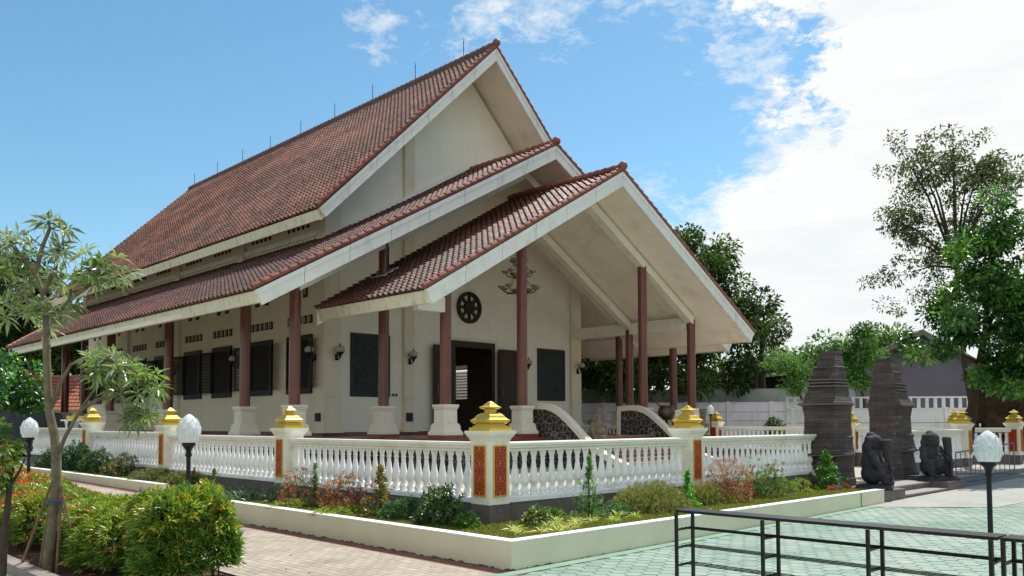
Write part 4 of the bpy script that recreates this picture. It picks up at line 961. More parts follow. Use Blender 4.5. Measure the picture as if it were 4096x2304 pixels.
HEDGE=pal('#86a03a','#a2ac44','#688c38','#b4a848','#587c34'); SHADEH=pal('#4c6e30','#587c36','#42642c'); RED=pal('#d0604a','#c84a3a','#d88a4a','#b8503c')
def fbm(P,s,seed=0):
    r=np.random.default_rng(seed); v=np.zeros(len(P))
    for _ in range(7):
        k=r.normal(0,1,3)*s; v+=np.sin(P@k+r.uniform(0,6.28))
    return v/7**.5
def hedge(name,x0,x1,y0,y1,zt,label,n,seed,loose=0,redf=.9,L=.06,zlow=.12):
    root=empty(name,((x0+x1)/2,(y0+y1)/2,.03),label,'hedge')
    r=RNG; ax=(x1-x0)*(y1-y0)*1.3; asx=(y1-y0)*(zt-zlow); asy=(x1-x0)*(zt-zlow); tot=ax+2*asx+2*asy
    fc=r.random(n)*tot; P=np.zeros((n,3)); A=np.zeros((n,3)); u=r.random(n); w=r.random(n)
    X=x0+u*(x1-x0); Y=y0+w*(y1-y0); Zs=zlow+r.random(n)**.8*(zt-zlow)
    zz=lambda y: np.interp(y,[0,13.2,17.5,30],[0,0,.28,.34])
    top=fc<ax; wx=(fc>=ax)&(fc<ax+asx); ex=(fc>=ax+asx)&(fc<ax+2*asx); sy=(fc>=ax+2*asx)&(fc<ax+2*asx+asy); ny=fc>=ax+2*asx+asy
    P[:]=np.stack([X,Y,Zs],1); P[top,2]=zt; A[top]=[0,0,1]
    P[wx,0]=x0; A[wx]=[-1,0,.35]; P[ex,0]=x1; A[ex]=[1,0,.35]; P[sy,1]=y0; A[sy]=[0,-1,.35]; P[ny,1]=y1; A[ny]=[0,1,.35]
    c=np.array([(x0+x1)/2,(y0+y1)/2,(zt+zlow)/2]); h=np.array([(x1-x0)/2,(y1-y0)/2,(zt-zlow)/2])
    q=(P-c)/h; e=(np.abs(q)**3.2).sum(1)**(1/3.2); q=q/e[:,None]; P=c+q*h
    P+=norm(P-c)*(fbm(P,5,seed)*(.045+.05*loose)+fbm(P,14,seed+1)*.035)[:,None]
    P+=norm(P-c)*(r.random((n,1))<.07)*r.uniform(.02,.09,(n,1)); ins=r.random(n)*.18; P=P-(P-c)*ins[:,None]*(r.random(n)<.45)[:,None]; P[:,2]+=zz(P[:,1])
    if loose:
        P[:,2]=np.maximum(P[:,2],.2)
    A=A+r.normal(0,.35,(n,3)); A[:,2]=np.abs(A[:,2])+.15
    f=fbm(P,4,seed+3)+r.normal(0,.4,n)+(P[:,2]-zt)*1.5
    msk=f>redf; cc=RED[r.integers(0,4,n)]
    lowm=(P[:,2]<zt*.6)&(r.random(n)<.55)  # many lower leaves take darker greens, inner shade put into their colour
    C0=np.where(lowm[:,None],SHADEH[r.integers(0,3,n)]*1.3,cc); msk2=msk|lowm; cc=np.where(msk[:,None],cc,C0)
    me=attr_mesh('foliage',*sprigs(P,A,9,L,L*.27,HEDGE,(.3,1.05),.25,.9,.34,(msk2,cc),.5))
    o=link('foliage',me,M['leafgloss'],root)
    # inner twigs
    b=MB()
    for i in range(int((y1-y0)*(x1-x0)*14)+6):
        x=random.uniform(x0+.12,x1-.12); y=random.uniform(y0+.12,y1-.12); g0=gz(y)
        b.tube([(x,y,g0),(x+random.uniform(-.05,.05),y+random.uniform(-.05,.05),g0+zt*.4),(x+random.uniform(-.15,.15),y+random.uniform(-.15,.15),g0+zt*.9)],[.011,.008,.004],4)
    b.build('stems',M['barkdark'],root); return root
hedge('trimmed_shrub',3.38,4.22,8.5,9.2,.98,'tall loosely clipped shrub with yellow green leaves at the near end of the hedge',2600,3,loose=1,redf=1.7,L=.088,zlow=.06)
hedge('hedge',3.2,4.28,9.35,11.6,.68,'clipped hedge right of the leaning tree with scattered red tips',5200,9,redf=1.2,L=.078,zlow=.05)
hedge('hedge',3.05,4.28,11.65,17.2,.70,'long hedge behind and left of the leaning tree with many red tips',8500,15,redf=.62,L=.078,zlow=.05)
# leaning young tree at the left
def whorl(P,A,n,L,W,C,droop): return sprigs(P,A,n,L,W,C,(.5,1.75),droop,.22,.3)
tr=empty('young_tree',(2.93,10.5,.03),'leaning slim tree with long narrow grey green leaves and wooden stakes','tree')
b=MB(); trunk=[(2.93,10.53,.0),(2.97,10.45,.65),(2.98,10.42,.97),(2.97,10.40,1.28),(2.95,10.41,1.55),(2.9,10.44,1.81),(2.87,10.44,2.17),(2.85,10.43,2.53),(2.84,10.42,2.88),(2.80,10.43,3.15),(2.74,10.5,3.4)]  # trunk, branches and leaf clusters placed from image pixels at a chosen depth
b.tube(trunk,[.066,.056,.054,.052,.047,.043,.042,.040,.036,.028,.018],12)
br=[[(2.97,10.40,1.32),(3.03,10.32,1.55),(3.14,10.2,1.84),(3.26,10.07,2.1),(3.35,9.98,2.25)],[(2.90,10.44,1.83),(2.97,10.35,2.13),(3.05,10.25,2.36),(3.2,10.1,2.45)],
 [(3.14,10.2,1.84),(3.28,10.05,1.97),(3.42,9.93,2.0),(3.55,9.82,1.93),(3.62,9.74,1.82)],[(2.84,10.42,2.9),(2.95,10.3,2.98),(3.02,10.25,3.08),(3.03,10.22,3.25),(3.10,10.14,3.38)],[(3.02,10.25,3.1),(3.15,10.1,3.22),(3.26,9.98,3.38)],
 [(2.84,10.42,2.88),(2.7,10.5,3.05),(2.6,10.6,3.2)],[(2.8,10.43,3.15),(2.9,10.35,3.45),(2.92,10.3,3.7)],[(3.2,10.1,2.45),(3.35,9.97,2.42),(3.5,9.85,2.35),(3.62,9.72,2.25)],[(2.74,10.5,3.4),(2.78,10.4,3.7),(2.84,10.36,3.9)],[(2.74,10.5,3.4),(2.6,10.6,3.6),(2.5,10.7,3.8)]]
for q in br: b.tube(q,[.026,.022,.018,.013,.008][:len(q)] if len(q)<=5 else .015,7)
b.build('trunk',M['bark'],tr,smooth=True)
cl=[(2.50,10.71,3.80,.18,7),(2.85,10.34,3.93,.2,8),(2.64,10.57,3.6,.22,8),(2.69,10.54,3.33,.25,9),(2.92,10.29,3.66,.18,7),(3.24,9.98,3.42,.28,30),(2.97,10.27,3.30,.16,7),(2.86,10.4,2.95,.26,13),(2.56,10.66,2.98,.22,11),(3.22,10.1,2.42,.22,11),(3.44,9.88,2.32,.24,18),(3.64,9.68,2.18,.2,14),(3.3,10.02,2.22,.18,9),(3.63,9.71,1.78,.15,14),(2.46,10.74,3.30,.26,12),(3.02,10.2,3.02,.12,5),(2.42,10.8,3.55,.2,8),(3.5,9.83,2.08,.14,5)]
PP=[];AA=[]
for x,y,z,r_,n in cl:
    for _ in range(int(n*.95)):
        v=Vector((random.gauss(0,1),random.gauss(0,1),random.gauss(0,1))).normalized()*r_*1.12*random.uniform(.15,1)
        PP.append((x+v.x,y+v.y,z+v.z*.75)); AA.append((v.x/r_+random.gauss(0,.3),v.y/r_+random.gauss(0,.3),v.z/r_+.55+random.gauss(0,.3)))
PP=np.array(PP);AA=np.array(AA)
TP=pal('#8a9a74','#74865e','#a0aa86','#5f7050','#86a254','#9aa68c')
link('foliage',attr_mesh('foliage',*whorl(PP,AA,10,.175,.036,TP,.55)),M['leafgloss'],tr)
b=MB()
for p_,a_ in zip(PP[::2],AA[::2]):
    q=min(range(len(trunk)+sum(len(x) for x in br)),key=lambda i:(Vector((trunk+[w for x in br for w in x])[i])-Vector(p_)).length)
    s_=(trunk+[w for x in br for w in x])[q]; b.tube([s_,tuple((np.array(s_)+p_)/2+[0,0,-.02]),tuple(p_)],[.009,.007,.005],4)
b.build('twigs',M['bark'],tr)
sk=empty('support_stake',(2.9,10.9,.03),'wooden stake leaning on the young tree from the left','stake','tree stakes')
for i,(f_,t_,lab) in enumerate([((2.80,11.05,.03),(2.93,10.40,1.05),'thin stake leaning from the far left onto the young tree'),((2.90,10.68,.03),(2.935,10.40,1.02),'thick stake close against the left of the young trunk'),((2.99,10.38,.03),(3.02,10.36,1.0),'short upright stake right of the young trunk'),((3.2,10.2,.03),(3.01,10.37,.98),'stake leaning from the right side of the young trunk')]):
    b=MB(); b.tube([f_,t_],[.017,.014],7)
    if i==0: bpy.data.objects.remove(sk)
    tag(b.build('support_stake',M['bamboo'],None,smooth=True),lab,'stake','tree stakes')
b=MB()
for z in (.80,.825,.84): b.tube([(2.97+.085*math.cos(a),10.43+.085*math.sin(a),z+.01*math.sin(2*a)) for a in np.linspace(0,2*PI,15)],.008,5)
b.tube([(3.02,10.35,.8),(3.03,10.34,.72),(3.05,10.33,.66)],.008,5); tag(b.build('plastic_tie',M['plastic'],None),'blue grey plastic tie wound round the young trunk and stakes','tie')
# small flowering tree at left edge
ft=empty('flowering_shrub',(2.36,9.6,.03),'small tree with glossy leaves and red orange flowers at the left edge','shrub')
b=MB(); q=[(2.40,9.62,.05),(2.41,9.62,.6),(2.44,9.6,1.0),(2.42,9.6,1.25)]; b.tube(q,[.04,.035,.03,.02],9)
for d_ in ((-.15,.12,.45),(.08,.0,.5),(.12,-.1,.3),(-.08,.08,.6),(-.15,.05,.25)): b.tube([(2.43,9.6,1.05),(2.43+d_[0]*.6,9.6+d_[1]*.6,1.05+d_[2]*.5),(2.43+d_[0],9.6+d_[1],1.05+d_[2])],[.018,.012,.006],6)
b.build('trunk',M['barkdark'],ft,smooth=True)
n=95; v=norm(RNG.normal(0,1,(n,3)))*RNG.uniform(.4,1,(n,1))**.5; P=np.array([2.34,9.66,1.38])+v*[.19,.19,.40]; A=v+[0,0,.3]
link('foliage',attr_mesh('foliage',*sprigs(P,A,7,.085,.034,pal('#6f8f3a','#587a30','#8aa24a','#45682a'),(.5,1.4),.5,.4,.25)),M['leafgloss'],ft)
b=MB()
for i in range(34):
    p_=P[random.randrange(n)]; 
    if p_[2]>1.6: continue
    for k in range(4): a=k*PI/2; b.ball((p_[0]+.018*math.cos(a),p_[1]+.018*math.sin(a),p_[2]+.02),(.014,.014,.008),6,4)
b.build('flowers',plain('orange_petal',rgb('#e0603a'),.6,.2,20,0),ft)
ft.location=(ft.location.x-.10,ft.location.y+.10,ft.location.z)
# planter plants
def clump(name,x,y,z,w,h,label,cat,palette,L,Wd,n,per=8,kind='dome',mat='leaf',droop=.4,group=None,stem=True,flower=None,tilt=(.4,1.3)):
    root=empty(name,(x,y,z),label,cat,group); r=RNG
    if kind=='dome':
        v=norm(r.normal(0,1,(n,3))); v[:,2]=np.abs(v[:,2]); rr=r.uniform(.35,1,(n,1))**.6
        P=v*rr*[w/2,w/2,h]*.9+[x,y,z]; P+= (fbm(P,9,int(abs(x)*100))[:,None]*v)*.07*w; A=v+[0,0,.4]+r.normal(0,.25,(n,3))
    elif kind=='tower':
        t=r.random(n)**1.1; a=r.uniform(0,2*PI,n); rr=(1-t*.92)**1.25*(.3+.9*r.random(n))*(.5+.5*np.cos(t*11)**2)*(1+.35*np.sin(a*3+x*7))
        P=np.stack([x+rr*w/2*np.cos(a),y+rr*w/2*np.sin(a),z+h*(.05+.93*t)],1); A=np.stack([np.cos(a)*rr,np.sin(a)*rr,.5+.4*t],1)+r.normal(0,.15,(n,3))
    elif kind=='mound':
        v=norm(r.normal(0,1,(n,3))); v[:,2]=np.abs(v[:,2]); rr=r.uniform(.5,1,(n,1))
        P=v*rr*[w/2,w*.30,h*.8]+[x,y,z]; A=v*[1,1,.5]+[-.15,-.1,.25]+r.normal(0,.25,(n,3))
    P[:,2]=np.maximum(P[:,2],z+.02)
    link('foliage',attr_mesh('foliage',*sprigs(P,A,per,L,Wd,palette,tilt,droop,.8,.3)),M[mat],root)
    if stem:
        b=MB()
        for i in range(3 if kind=='tower' else 7):
            q=P[random.randrange(n)]; b.tube([(x+random.uniform(-.03,.03),y,z-.02),tuple((np.array([x,y,z])+q)/2),tuple(q)],[.012,.009,.004],4)
        if kind=='tower': b.tube([(x,y,z),(x,y,z+h*.95)],[.014,.004],5)
        b.build('stems',M['barkdark'],root)
    if flower:
        m_,cnt,fr=flower; b=MB()
        for i in range(cnt):
            q=P[random.randrange(n)]
            for k in range(5): a=k*2*PI/5; b.ball((q[0]+fr*.8*math.cos(a),q[1]+fr*.8*math.sin(a),q[2]+.02),(fr*.6,fr*.6,fr*.4),6,4)
        b.build('flowers',m_,root)
    return root
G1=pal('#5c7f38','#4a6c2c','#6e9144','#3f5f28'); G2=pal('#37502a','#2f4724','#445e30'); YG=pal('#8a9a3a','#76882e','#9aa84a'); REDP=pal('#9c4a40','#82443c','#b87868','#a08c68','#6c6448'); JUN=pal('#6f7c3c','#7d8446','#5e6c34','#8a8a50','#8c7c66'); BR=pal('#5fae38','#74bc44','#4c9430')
clump('boxwood',8.22,8.0,.30,.46,.30,'small round yellow green bush beside the corner pillar','bush',pal('#7e8c3a','#5f7430','#95a050','#465c28'),.028,.017,420,7,mat='leafgloss',tilt=(.4,1.5))
clump('conifer_sapling',9.2,7.9,.30,.46,.92,'upright feathery dark green sapling in front of the balustrade','sapling',pal('#5c8a4c','#3f6c38','#7ea858','#4a7a46'),.055,.011,190,9,'tower')
clump('low_conifer',9.85,7.95,.30,.7,.26,'low spreading dark sprigs at the foot of the upright sapling','bush',pal('#47704a','#5c8a58','#345a3a'),.055,.011,170,9,'mound')
clump('juniper',10.85,8.05,.30,1.7,.56,'wide olive juniper mound under the balustrade','juniper',JUN,.05,.008,2300,8,'mound',stem=False,tilt=(.2,.8))
clump('juniper',12.35,8.05,.30,1.05,.44,'smaller olive juniper mound in front of the red panel pillar','juniper',JUN,.05,.008,1150,8,'mound',stem=False,tilt=(.2,.8))
clump('bright_shrub',11.72,7.95,.30,.36,.58,'bright green sapling between the two juniper mounds','sapling',BR,.06,.02,90,8,'tower','leafgloss')
clump('red_shrub',12.98,8.0,.30,.95,.78,'rust red shrub right of the red panel pillar','shrub',REDP,.075,.014,300,8,flower=(M['purple'],6,.022))
clump('flowering_bush',14.2,8.0,.30,1.1,.70,'green bush with small purple flowers, right of the rust red shrub','bush',np.concatenate([G1,REDP[:1],G1]),.06,.018,330,8,flower=(M['purple'],14,.022))
clump('gate_shrub',16.75,8.0,.30,.85,.76,'glossy green shrub at the foot of the left gate half','shrub',np.concatenate([BR*.8,G1]),.07,.024,210,8,'tower','leafgloss')
for xx,lab in ((16.35,'left red bromeliad by the gate shrub'),(17.05,'right red bromeliad by the gate shrub')):
    n=1; P=np.tile([xx,7.7,.31],(1,1)); root=tag(link('bromeliad',attr_mesh('bromeliad',*sprigs(np.repeat(P,3,0),np.tile([0,0,1.],(3,1)),12,.17,.022,pal('#a8504a','#c06a60','#8a4a40'),(.2,1.1),.6,.05,.2)),M['leaf']),lab,'bromeliad','red bromeliads')
b=MB(); b.ball((16.65,7.72,.34),(.12,.1,.07),9,6); tag(b.build('garden_rock',M['guardian'],None,smooth=True),'small dark rock between the red bromeliads','rock')
clump('broadleaf_shrub',7.42,9.05,.30,.68,.62,'dark glossy broad leaved shrub left of the corner pillar','shrub',np.concatenate([G1*.8,G2*1.1]),.085,.034,170,8,'dome','leafgloss',droop=.5)
clump('low_conifer',7.4,9.95,.30,.66,.36,'dark feathery shrub between the croton and the broad leaved shrub','shrub',pal('#3f6440','#54804c','#2f5034'),.055,.012,300,9)
clump('croton',7.42,10.45,.30,.58,.70,'tall croton with yellow and red top leaves','shrub',pal('#6f7c34','#8a8a3a','#4f6a30','#a8703c'),.08,.026,90,8,'tower','leafgloss',flower=(M['redpetal'],5,.02))
clump('nandina',7.42,11.5,.30,.95,.60,'rust red feathery bush right of the tall green sprig','bush',REDP,.06,.014,330,8)
clump('nandina',7.42,12.75,.30,.9,.66,'rust red bush right at the second pillar foot','bush',np.concatenate([REDP,G1[:1]]),.06,.014,280,8)
clump('tall_sprig',7.42,12.3,.30,.3,.70,'thin tall green sprig between the two rust red bushes','sapling',G1,.06,.012,80,8,'tower')
clump('ground_cover',7.2,11.2,.30,1.0,.16,'yellow green ground cover below the right rust red bush','ground cover',YG,.035,.012,520,7,'mound',stem=False)
clump('ground_cover',7.2,12.6,.30,.9,.17,'yellow green ground cover below the left rust red bush','ground cover',YG,.035,.012,460,7,'mound',stem=False)
def grassclump(x,y,z,w,d,h,n,palette,name,label,cat,group=None,wd=.012):
    X=x+RNG.normal(0,w/3,n); Y=y+RNG.normal(0,d/3,n); P=np.stack([X,Y,np.full(n,z)],1)
    me=attr_mesh(name,*sprigs(P,np.tile([0,0,1.],(n,1))+RNG.normal(0,.15,(n,3)),7,h,wd,palette,(.15,1.1),1.0,.02,.3)); return tag(link(name,me,M['leafgloss']),label,cat,group)
grassclump(7.4,14.9,.30,.7,1.9,.34,110,pal('#4a6448','#38523a','#7a8f78','#5c7658'),'lily_turf','dark strap leaved clump along the wall left of the second pillar','lily turf',wd=.016)
clump('juniper',7.4,17.4,.40,1.1,.36,'dark olive juniper in the shade behind the near lotus lamp','juniper',JUN*.8,.06,.01,900,8,'mound',stem=False)  # juniper palette scaled darker, the shade here put into the leaf colour
clump('juniper',7.35,18.8,.42,1.2,.36,'dark juniper left of the shaded one, below the third pillar','juniper',JUN*.75,.06,.01,800,8,'mound',stem=False)  # same palette darkened again, shade put into the leaf colour
clump('green_sprig',7.4,16.0,.36,.36,.42,'little green sprig between the strap leaved clump and the lamp post','sapling',G1,.05,.014,60,8,'tower')
clump('red_flower_plant',7.4,16.9,.38,.3,.40,'slim plant with red flowers near the lamp post','plant',G2,.05,.014,60,8,'tower',flower=(M['redpetal'],7,.025))
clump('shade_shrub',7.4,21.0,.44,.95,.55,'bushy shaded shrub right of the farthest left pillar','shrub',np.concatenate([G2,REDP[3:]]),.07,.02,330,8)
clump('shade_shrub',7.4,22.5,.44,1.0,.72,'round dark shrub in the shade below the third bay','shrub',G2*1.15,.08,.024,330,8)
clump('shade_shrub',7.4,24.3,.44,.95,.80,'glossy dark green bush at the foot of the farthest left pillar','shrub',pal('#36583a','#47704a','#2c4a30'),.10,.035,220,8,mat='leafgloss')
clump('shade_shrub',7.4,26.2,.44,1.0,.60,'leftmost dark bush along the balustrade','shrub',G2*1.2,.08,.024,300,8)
spots=[(7.45,7.55),(7.72,7.42),(7.95,7.35),(8.2,7.42),(7.62,7.82),(8.45,7.5),(8.3,7.72),(8.7,7.72),(8.55,7.92),(8.95,7.65),(9.4,7.6),(9.65,7.75),(9.9,7.62),(8.05,7.62),(9.15,7.42)]
sp=None
for i,(x,y) in enumerate(spots):
    if i%5==0:
        me=attr_mesh('spider_plant',*sprigs(np.tile([0,0,0.],(3,1)),np.tile([0,0,1.],(3,1))+RNG.normal(0,.1,(3,3)),11,.17,.014,pal('#d0d090','#e4e0b0','#9aac54'),(.3,1.25),1.0,.02,.2))
    o=tag(link('spider_plant',me,M['leaf'],None,(x,y,.305)),'pale striped spider plant in the strip right of the corner pillar','spider plant','spider plants in the planter'); o.rotation_euler=(0,0,random.uniform(0,6)); s_=random.uniform(1.05,1.45); o.scale=(s_,s_,s_)
b=MB(); b.add([(7.5,7.35,.306),(8.2,7.3,.306),(8.75,7.45,.306),(8.8,7.7,.306),(8.3,7.85,.306),(7.75,7.7,.306)],[(0,1,2,3,4,5)]); struct(b.build('bare_soil_patch',plain('red_soil',rgb('#7a4430'),.95,.3,8,.6,30)))
for i,(x,y,w_,h_,pl_,lab) in enumerate([(8.75,8.2,.4,.2,G1,'low green tuft between the round bush and the sapling'),(13.6,8.1,.5,.35,REDP,'low reddish tuft between the rust red shrub and the purple flowered bush'),(15.1,8.1,.6,.35,G1,'low green tuft left of the gate shrub'),(15.7,8.1,.5,.25,YG,'low yellow green tuft just left of the gate shrub'),(7.5,13.4,.6,.35,G2,'low dark tuft right of the strap leaved clump'),(7.4,8.45,.4,.2,G1,'small green tuft at the left foot of the corner pillar')]):
    clump('low_tuft',x,y,.30,w_,h_,lab,'plant',pl_,.05,.015,130,7)
n=260; P=np.concatenate([np.stack([RNG.uniform(6.95,17,n),RNG.uniform(7.15,8.4,n),np.full(n,.325)],1),np.stack([RNG.uniform(6.95,7.8,n),RNG.uniform(8.4,16.8,n),np.full(n,.325)],1),np.stack([RNG.uniform(4.45,6.7,120),RNG.uniform(4,17,120)**1.0,np.full(120,.014)],1)[:120],np.stack([RNG.uniform(6.2,16,60),RNG.uniform(1.5,6.9,60),np.full(60,.07)],1)])
P[2*n:2*n+120,2]=np.interp(P[2*n:2*n+120,1],[0,13.2,17.5],[.012,.012,.29]); P[2*n+120:,2]=.016+np.maximum(0,P[2*n+120:,0]-6.75)*.0062
D=RNG.normal(0,1,P.shape)*[1,1,.08]; LC=pal('#8a6a3a','#6a4a2a','#a08848','#5a5a2a')
tag(link('fallen_leaves',attr_mesh('fallen_leaves',*leaves(P,D,RNG.uniform(.02,.05,len(P)),.018,LC[RNG.integers(0,4,len(P))],0,.05)),M['leaf']),'scattered dry fallen leaves on the grass and paving','leaves',kind='stuff')
# trees
def tree(name,base,h,crown,nclump,nleaf,leafL,palette,label,trunk_r=.2,seed=1,trunk_top=None,clump_r=.9,bark='barkdark',group=None,mat='farleaf',dens=1,limbs=9,lw=.45,shell=.5):
    """crown: list of ellipsoids (cx,cy,cz,rx,ry,rz) in world coordinates"""
    rr=random.Random(seed); rg=np.random.default_rng(seed)
    root=empty(name,base,label,'tree',group)
    tt=trunk_top or (base[0]+rr.uniform(-.3,.3),base[1],base[2]+h*.6)
    b=MB(); B=Vector(base); T=Vector(tt); mid=(B+T)/2+Vector((rr.uniform(-.3,.3),rr.uniform(-.3,.3),0))*.5
    b.tube([B,mid,T],[trunk_r,trunk_r*.8,trunk_r*.55],9)
    cen=[];vol=[c[3]*c[4]*c[5] for c in crown]
    for i in range(nclump):
        c=rr.choices(crown,vol)[0]; v=Vector((rr.gauss(0,1),rr.gauss(0,1),rr.gauss(0,1))).normalized()*(rr.uniform(shell,1))
        cen.append((c[0]+v.x*c[3],c[1]+v.y*c[4],c[2]+v.z*c[5]))
    for i in range(min(limbs,nclump)):
        q=Vector(cen[i*nclump//limbs if limbs<nclump else i]); s=T if q.z>T.z else mid.lerp(T,.6); m_=s.lerp(q,.5)+Vector((0,0,.1*(q-s).length)); b.tube([s,m_,q],[trunk_r*.45,trunk_r*.28,trunk_r*.08],6)
    b.build('trunk',M[bark],root,smooth=True)
    cen=np.array(cen); k=nleaf//nclump; C=np.repeat(cen,k,0); sz=np.repeat(rg.uniform(.6,1.25,nclump),k)[:,None]*clump_r
    v=norm(rg.normal(0,1,(len(C),3)))*rg.uniform(.2,1,(len(C),1))**.5; P=C+v*sz*[1,1,.7]
    ci=np.repeat(rg.integers(0,len(palette),nclump),k); cj=rg.integers(0,len(palette),len(C)); ci=np.where(rg.random(len(C))<.6,ci,cj)
    D=v+rg.normal(0,.6,v.shape)+[0,0,-.1]; col=palette[ci]*rg.uniform(.7,1.3,(len(C),1))
    link('crown',attr_mesh('crown',*leaves(P,D,leafL*rg.uniform(.7,1.3,len(C)),leafL*lw*rg.uniform(.8,1.2,len(C)),col,.3)),M[mat],root)
    return root
FD=pal('#3c5228','#2c4220','#4a6430','#566e34','#24381c'); FB=pal('#4f8030','#639438','#3a6426','#7aa844','#2f5222'); FO=pal('#4a5838','#3e4a30','#5a6842','#686e46'); FM=pal('#5a7c44','#6c8c50','#4a6a3a')
tree('broad_tree',(43.5,30.5,.2),12,[(43.0,28.3,9.6,3.5,3.3,3.6),(45.2,26.5,7.6,2.6,2.4,2.6),(43.0,28.2,4.7,2.7,2.4,1.6),(41.5,32.5,5.5,5.5,4,2.8),(45.0,26.7,5.2,1.5,1.5,1.2),(38.5,33.5,5.2,4.5,3.5,2.2)],125,38000,.34,FD,'broad dark tree rising behind the right eave of the hall',.42,5,(42.5,31.0,5),1.2,shell=.35)
tree('tall_sparse_tree',(39.2,11.9,.2),14,[(37.7,12.86,12.5,2.4,2.4,2.0),(36.9,13.78,10.3,1.9,1.9,1.5),(36.1,14.76,7.8,1.3,1.3,.55),(39.1,11.32,12.0,1.9,1.9,1.9),(37.0,13.93,6.8,1.2,1.2,.6),(37.79,13.06,8.77,1.8,1.8,1.3),(39.1,11.6,9.8,1.8,1.8,1.6),(38.3,12.5,7.0,1.6,1.5,1.3)],235,12500,.17,FO,'tall sparse airy tree above the far gold pillars',.15,8,(38.4,12.4,8.2),.42,limbs=16,shell=.15)
tree('leafy_tree',(28.1,9.0,.2),9,[(26.3,7.6,5.7,1.7,1.8,1.5),(25.6,8.5,4.2,1.3,1.3,1.1),(27,7.0,4.7,1.8,1.8,1.8),(26.6,7.2,7.1,1.1,1.1,1.0),(25.3,8.85,3.3,.8,.8,.55),(27.2,7.0,3.3,1.2,1.2,.8),(27.8,6.6,4.6,1.6,1.6,2.2),(26.4,7.6,3.0,1.0,1.0,.6)],140,24500,.16,pal('#4a7a30','#588838','#386428','#74a044','#2c5420','#244a1c'),'dense leafy tree at the right frame edge',.17,12,(27.0,8.0,4.2),.45,lw=.55,shell=.2,mat='leafgloss')
tree('feathery_tree',(41.6,19.9,.3),5,[(40.3,20.7,4.5,.9,.9,.45),(39.7,21.3,4.8,.7,.7,.35),(40.2,20.9,3.5,.6,.6,.35)],20,2600,.2,pal('#5c8444','#6c9450','#466c34'),'light green feathery tree over the left gate half',.08,21,(40.4,20.9,3.9),.5,lw=.28)
tree('feathery_tree',(46.3,19.9,.3),6,[(43.5,18.95,5.1,.95,.95,.5),(43.24,19.24,4.0,1.1,1.1,.6),(43.7,18.75,6.1,.6,.6,.5)],34,4800,.24,pal('#4a7438','#5a8444','#355c2a','#668e4c'),'bushy light green tree between the two gate halves',.12,22,(44.6,19.3,4),.62,lw=.35)
tree('round_tree',(61,25.5,.3),9,[(62.5,25.5,6.4,3.2,2.6,1.9),(59,28,6.0,2.4,2.2,1.6)],40,6000,.42,FM,'green tree behind the grey gabled house',.2,31,(61,25.5,5),1.1)
tree('round_tree',(74,13,.3),10,[(74,13,5.5,7,7,4.0),(68,17,4.0,3.5,3.5,2.6)],70,10000,.45,FM,'green tree mass right of the grey gabled house behind the wall',.3,35,(74,13,5),1.6)
tree('hazy_tree',(88,47,.3),9,[(88,47,6.4,6,5,3.2)],40,4500,.8,pal('#8a9c88','#7a8c7a'),'pale distant round tree beyond the shed',.3,33,(88,47,4),2)  # distance haze put into the pale leaf colours
tree('dark_tree',(19.6,80.5,.2),16,[(19.8,80.5,12.5,2.6,3,3.4),(18.6,81.5,8,3.5,3,4.5)],60,12000,.5,FD,'tall dark tree behind the young leaning tree at the far left',.5,41,(19.6,80.5,7),1.3,shell=.3)
tree('dark_tree',(24,76.8,.2),13,[(24.3,76.3,10.2,3.2,3,2.4),(22.6,78,7.4,3.5,3,3),(26.5,74.5,8.5,2.4,2.4,2.6)],64,13000,.5,FD*1.15,'dark tree mass just left of the long roof end',.45,44,(24,76.8,6),1.3,shell=.3)
tree('bright_bush_tree',(4.6,21.6,.3),3.5,[(4.2,21.2,2.75,1.35,1.3,.95),(4.9,20.6,2.35,.7,.7,.6),(3.6,21.6,2.0,1,1,.8)],60,11000,.13,pal('#3f7230','#5a9040','#305a26','#244a20'),'bright green small leaved tree at the left frame edge',.09,47,(4.4,21.4,1.9),.38,lw=.5,mat='leafgloss')
tree('back_tree',(50,44,.2),9,[(50,44,5.5,6,5,3.5),(58,36,5.0,4,3,2.4)],60,9000,.5,FD,'dark tree seen under the porch ceiling between columns',.4,51,(50,44,4),1.6)
# palm
pm=empty('palm_tree',(47.2,26.6,.2),'ragged palm with drooping fronds right of the broad tree','palm')
b=MB(); b.tube([(47.2,26.6,.2),(47.3,26.5,4),(47.2,26.5,7.6)],[.2,.16,.14],8); b.build('trunk',M['barkdark'],pm,smooth=True)
for k in range(13):
    a=k*2.4; el=random.uniform(-.3,1.1); L=random.uniform(1.8,2.5); d=Vector((math.cos(a)*math.cos(el),math.sin(a)*math.cos(el),math.sin(el)))
    ps=[Vector((47.2,26.5,7.6))+d*L*t+Vector((0,0,-1.1*t*t)) for t in np.linspace(0,1,9)]
    PPn=[];DD=[]
    for i in range(1,9):
        tdir=(ps[i]-ps[i-1]).normalized(); sd_=tdir.cross(Vector((0,0,1))).normalized()
        for j in range(3):
            for s_ in (-1,1): PPn.append(tuple(ps[i-1].lerp(ps[i],j/3))); DD.append(tuple(sd_*s_*.9+tdir*.5+Vector((0,0,-.35))))
    me=attr_mesh('frond',*leaves(np.array(PPn),np.array(DD),.5,.05,np.tile(rgb('#5e6c48'),(len(PPn),1)),.6)); link('frond',me,M['farleaf'],pm)
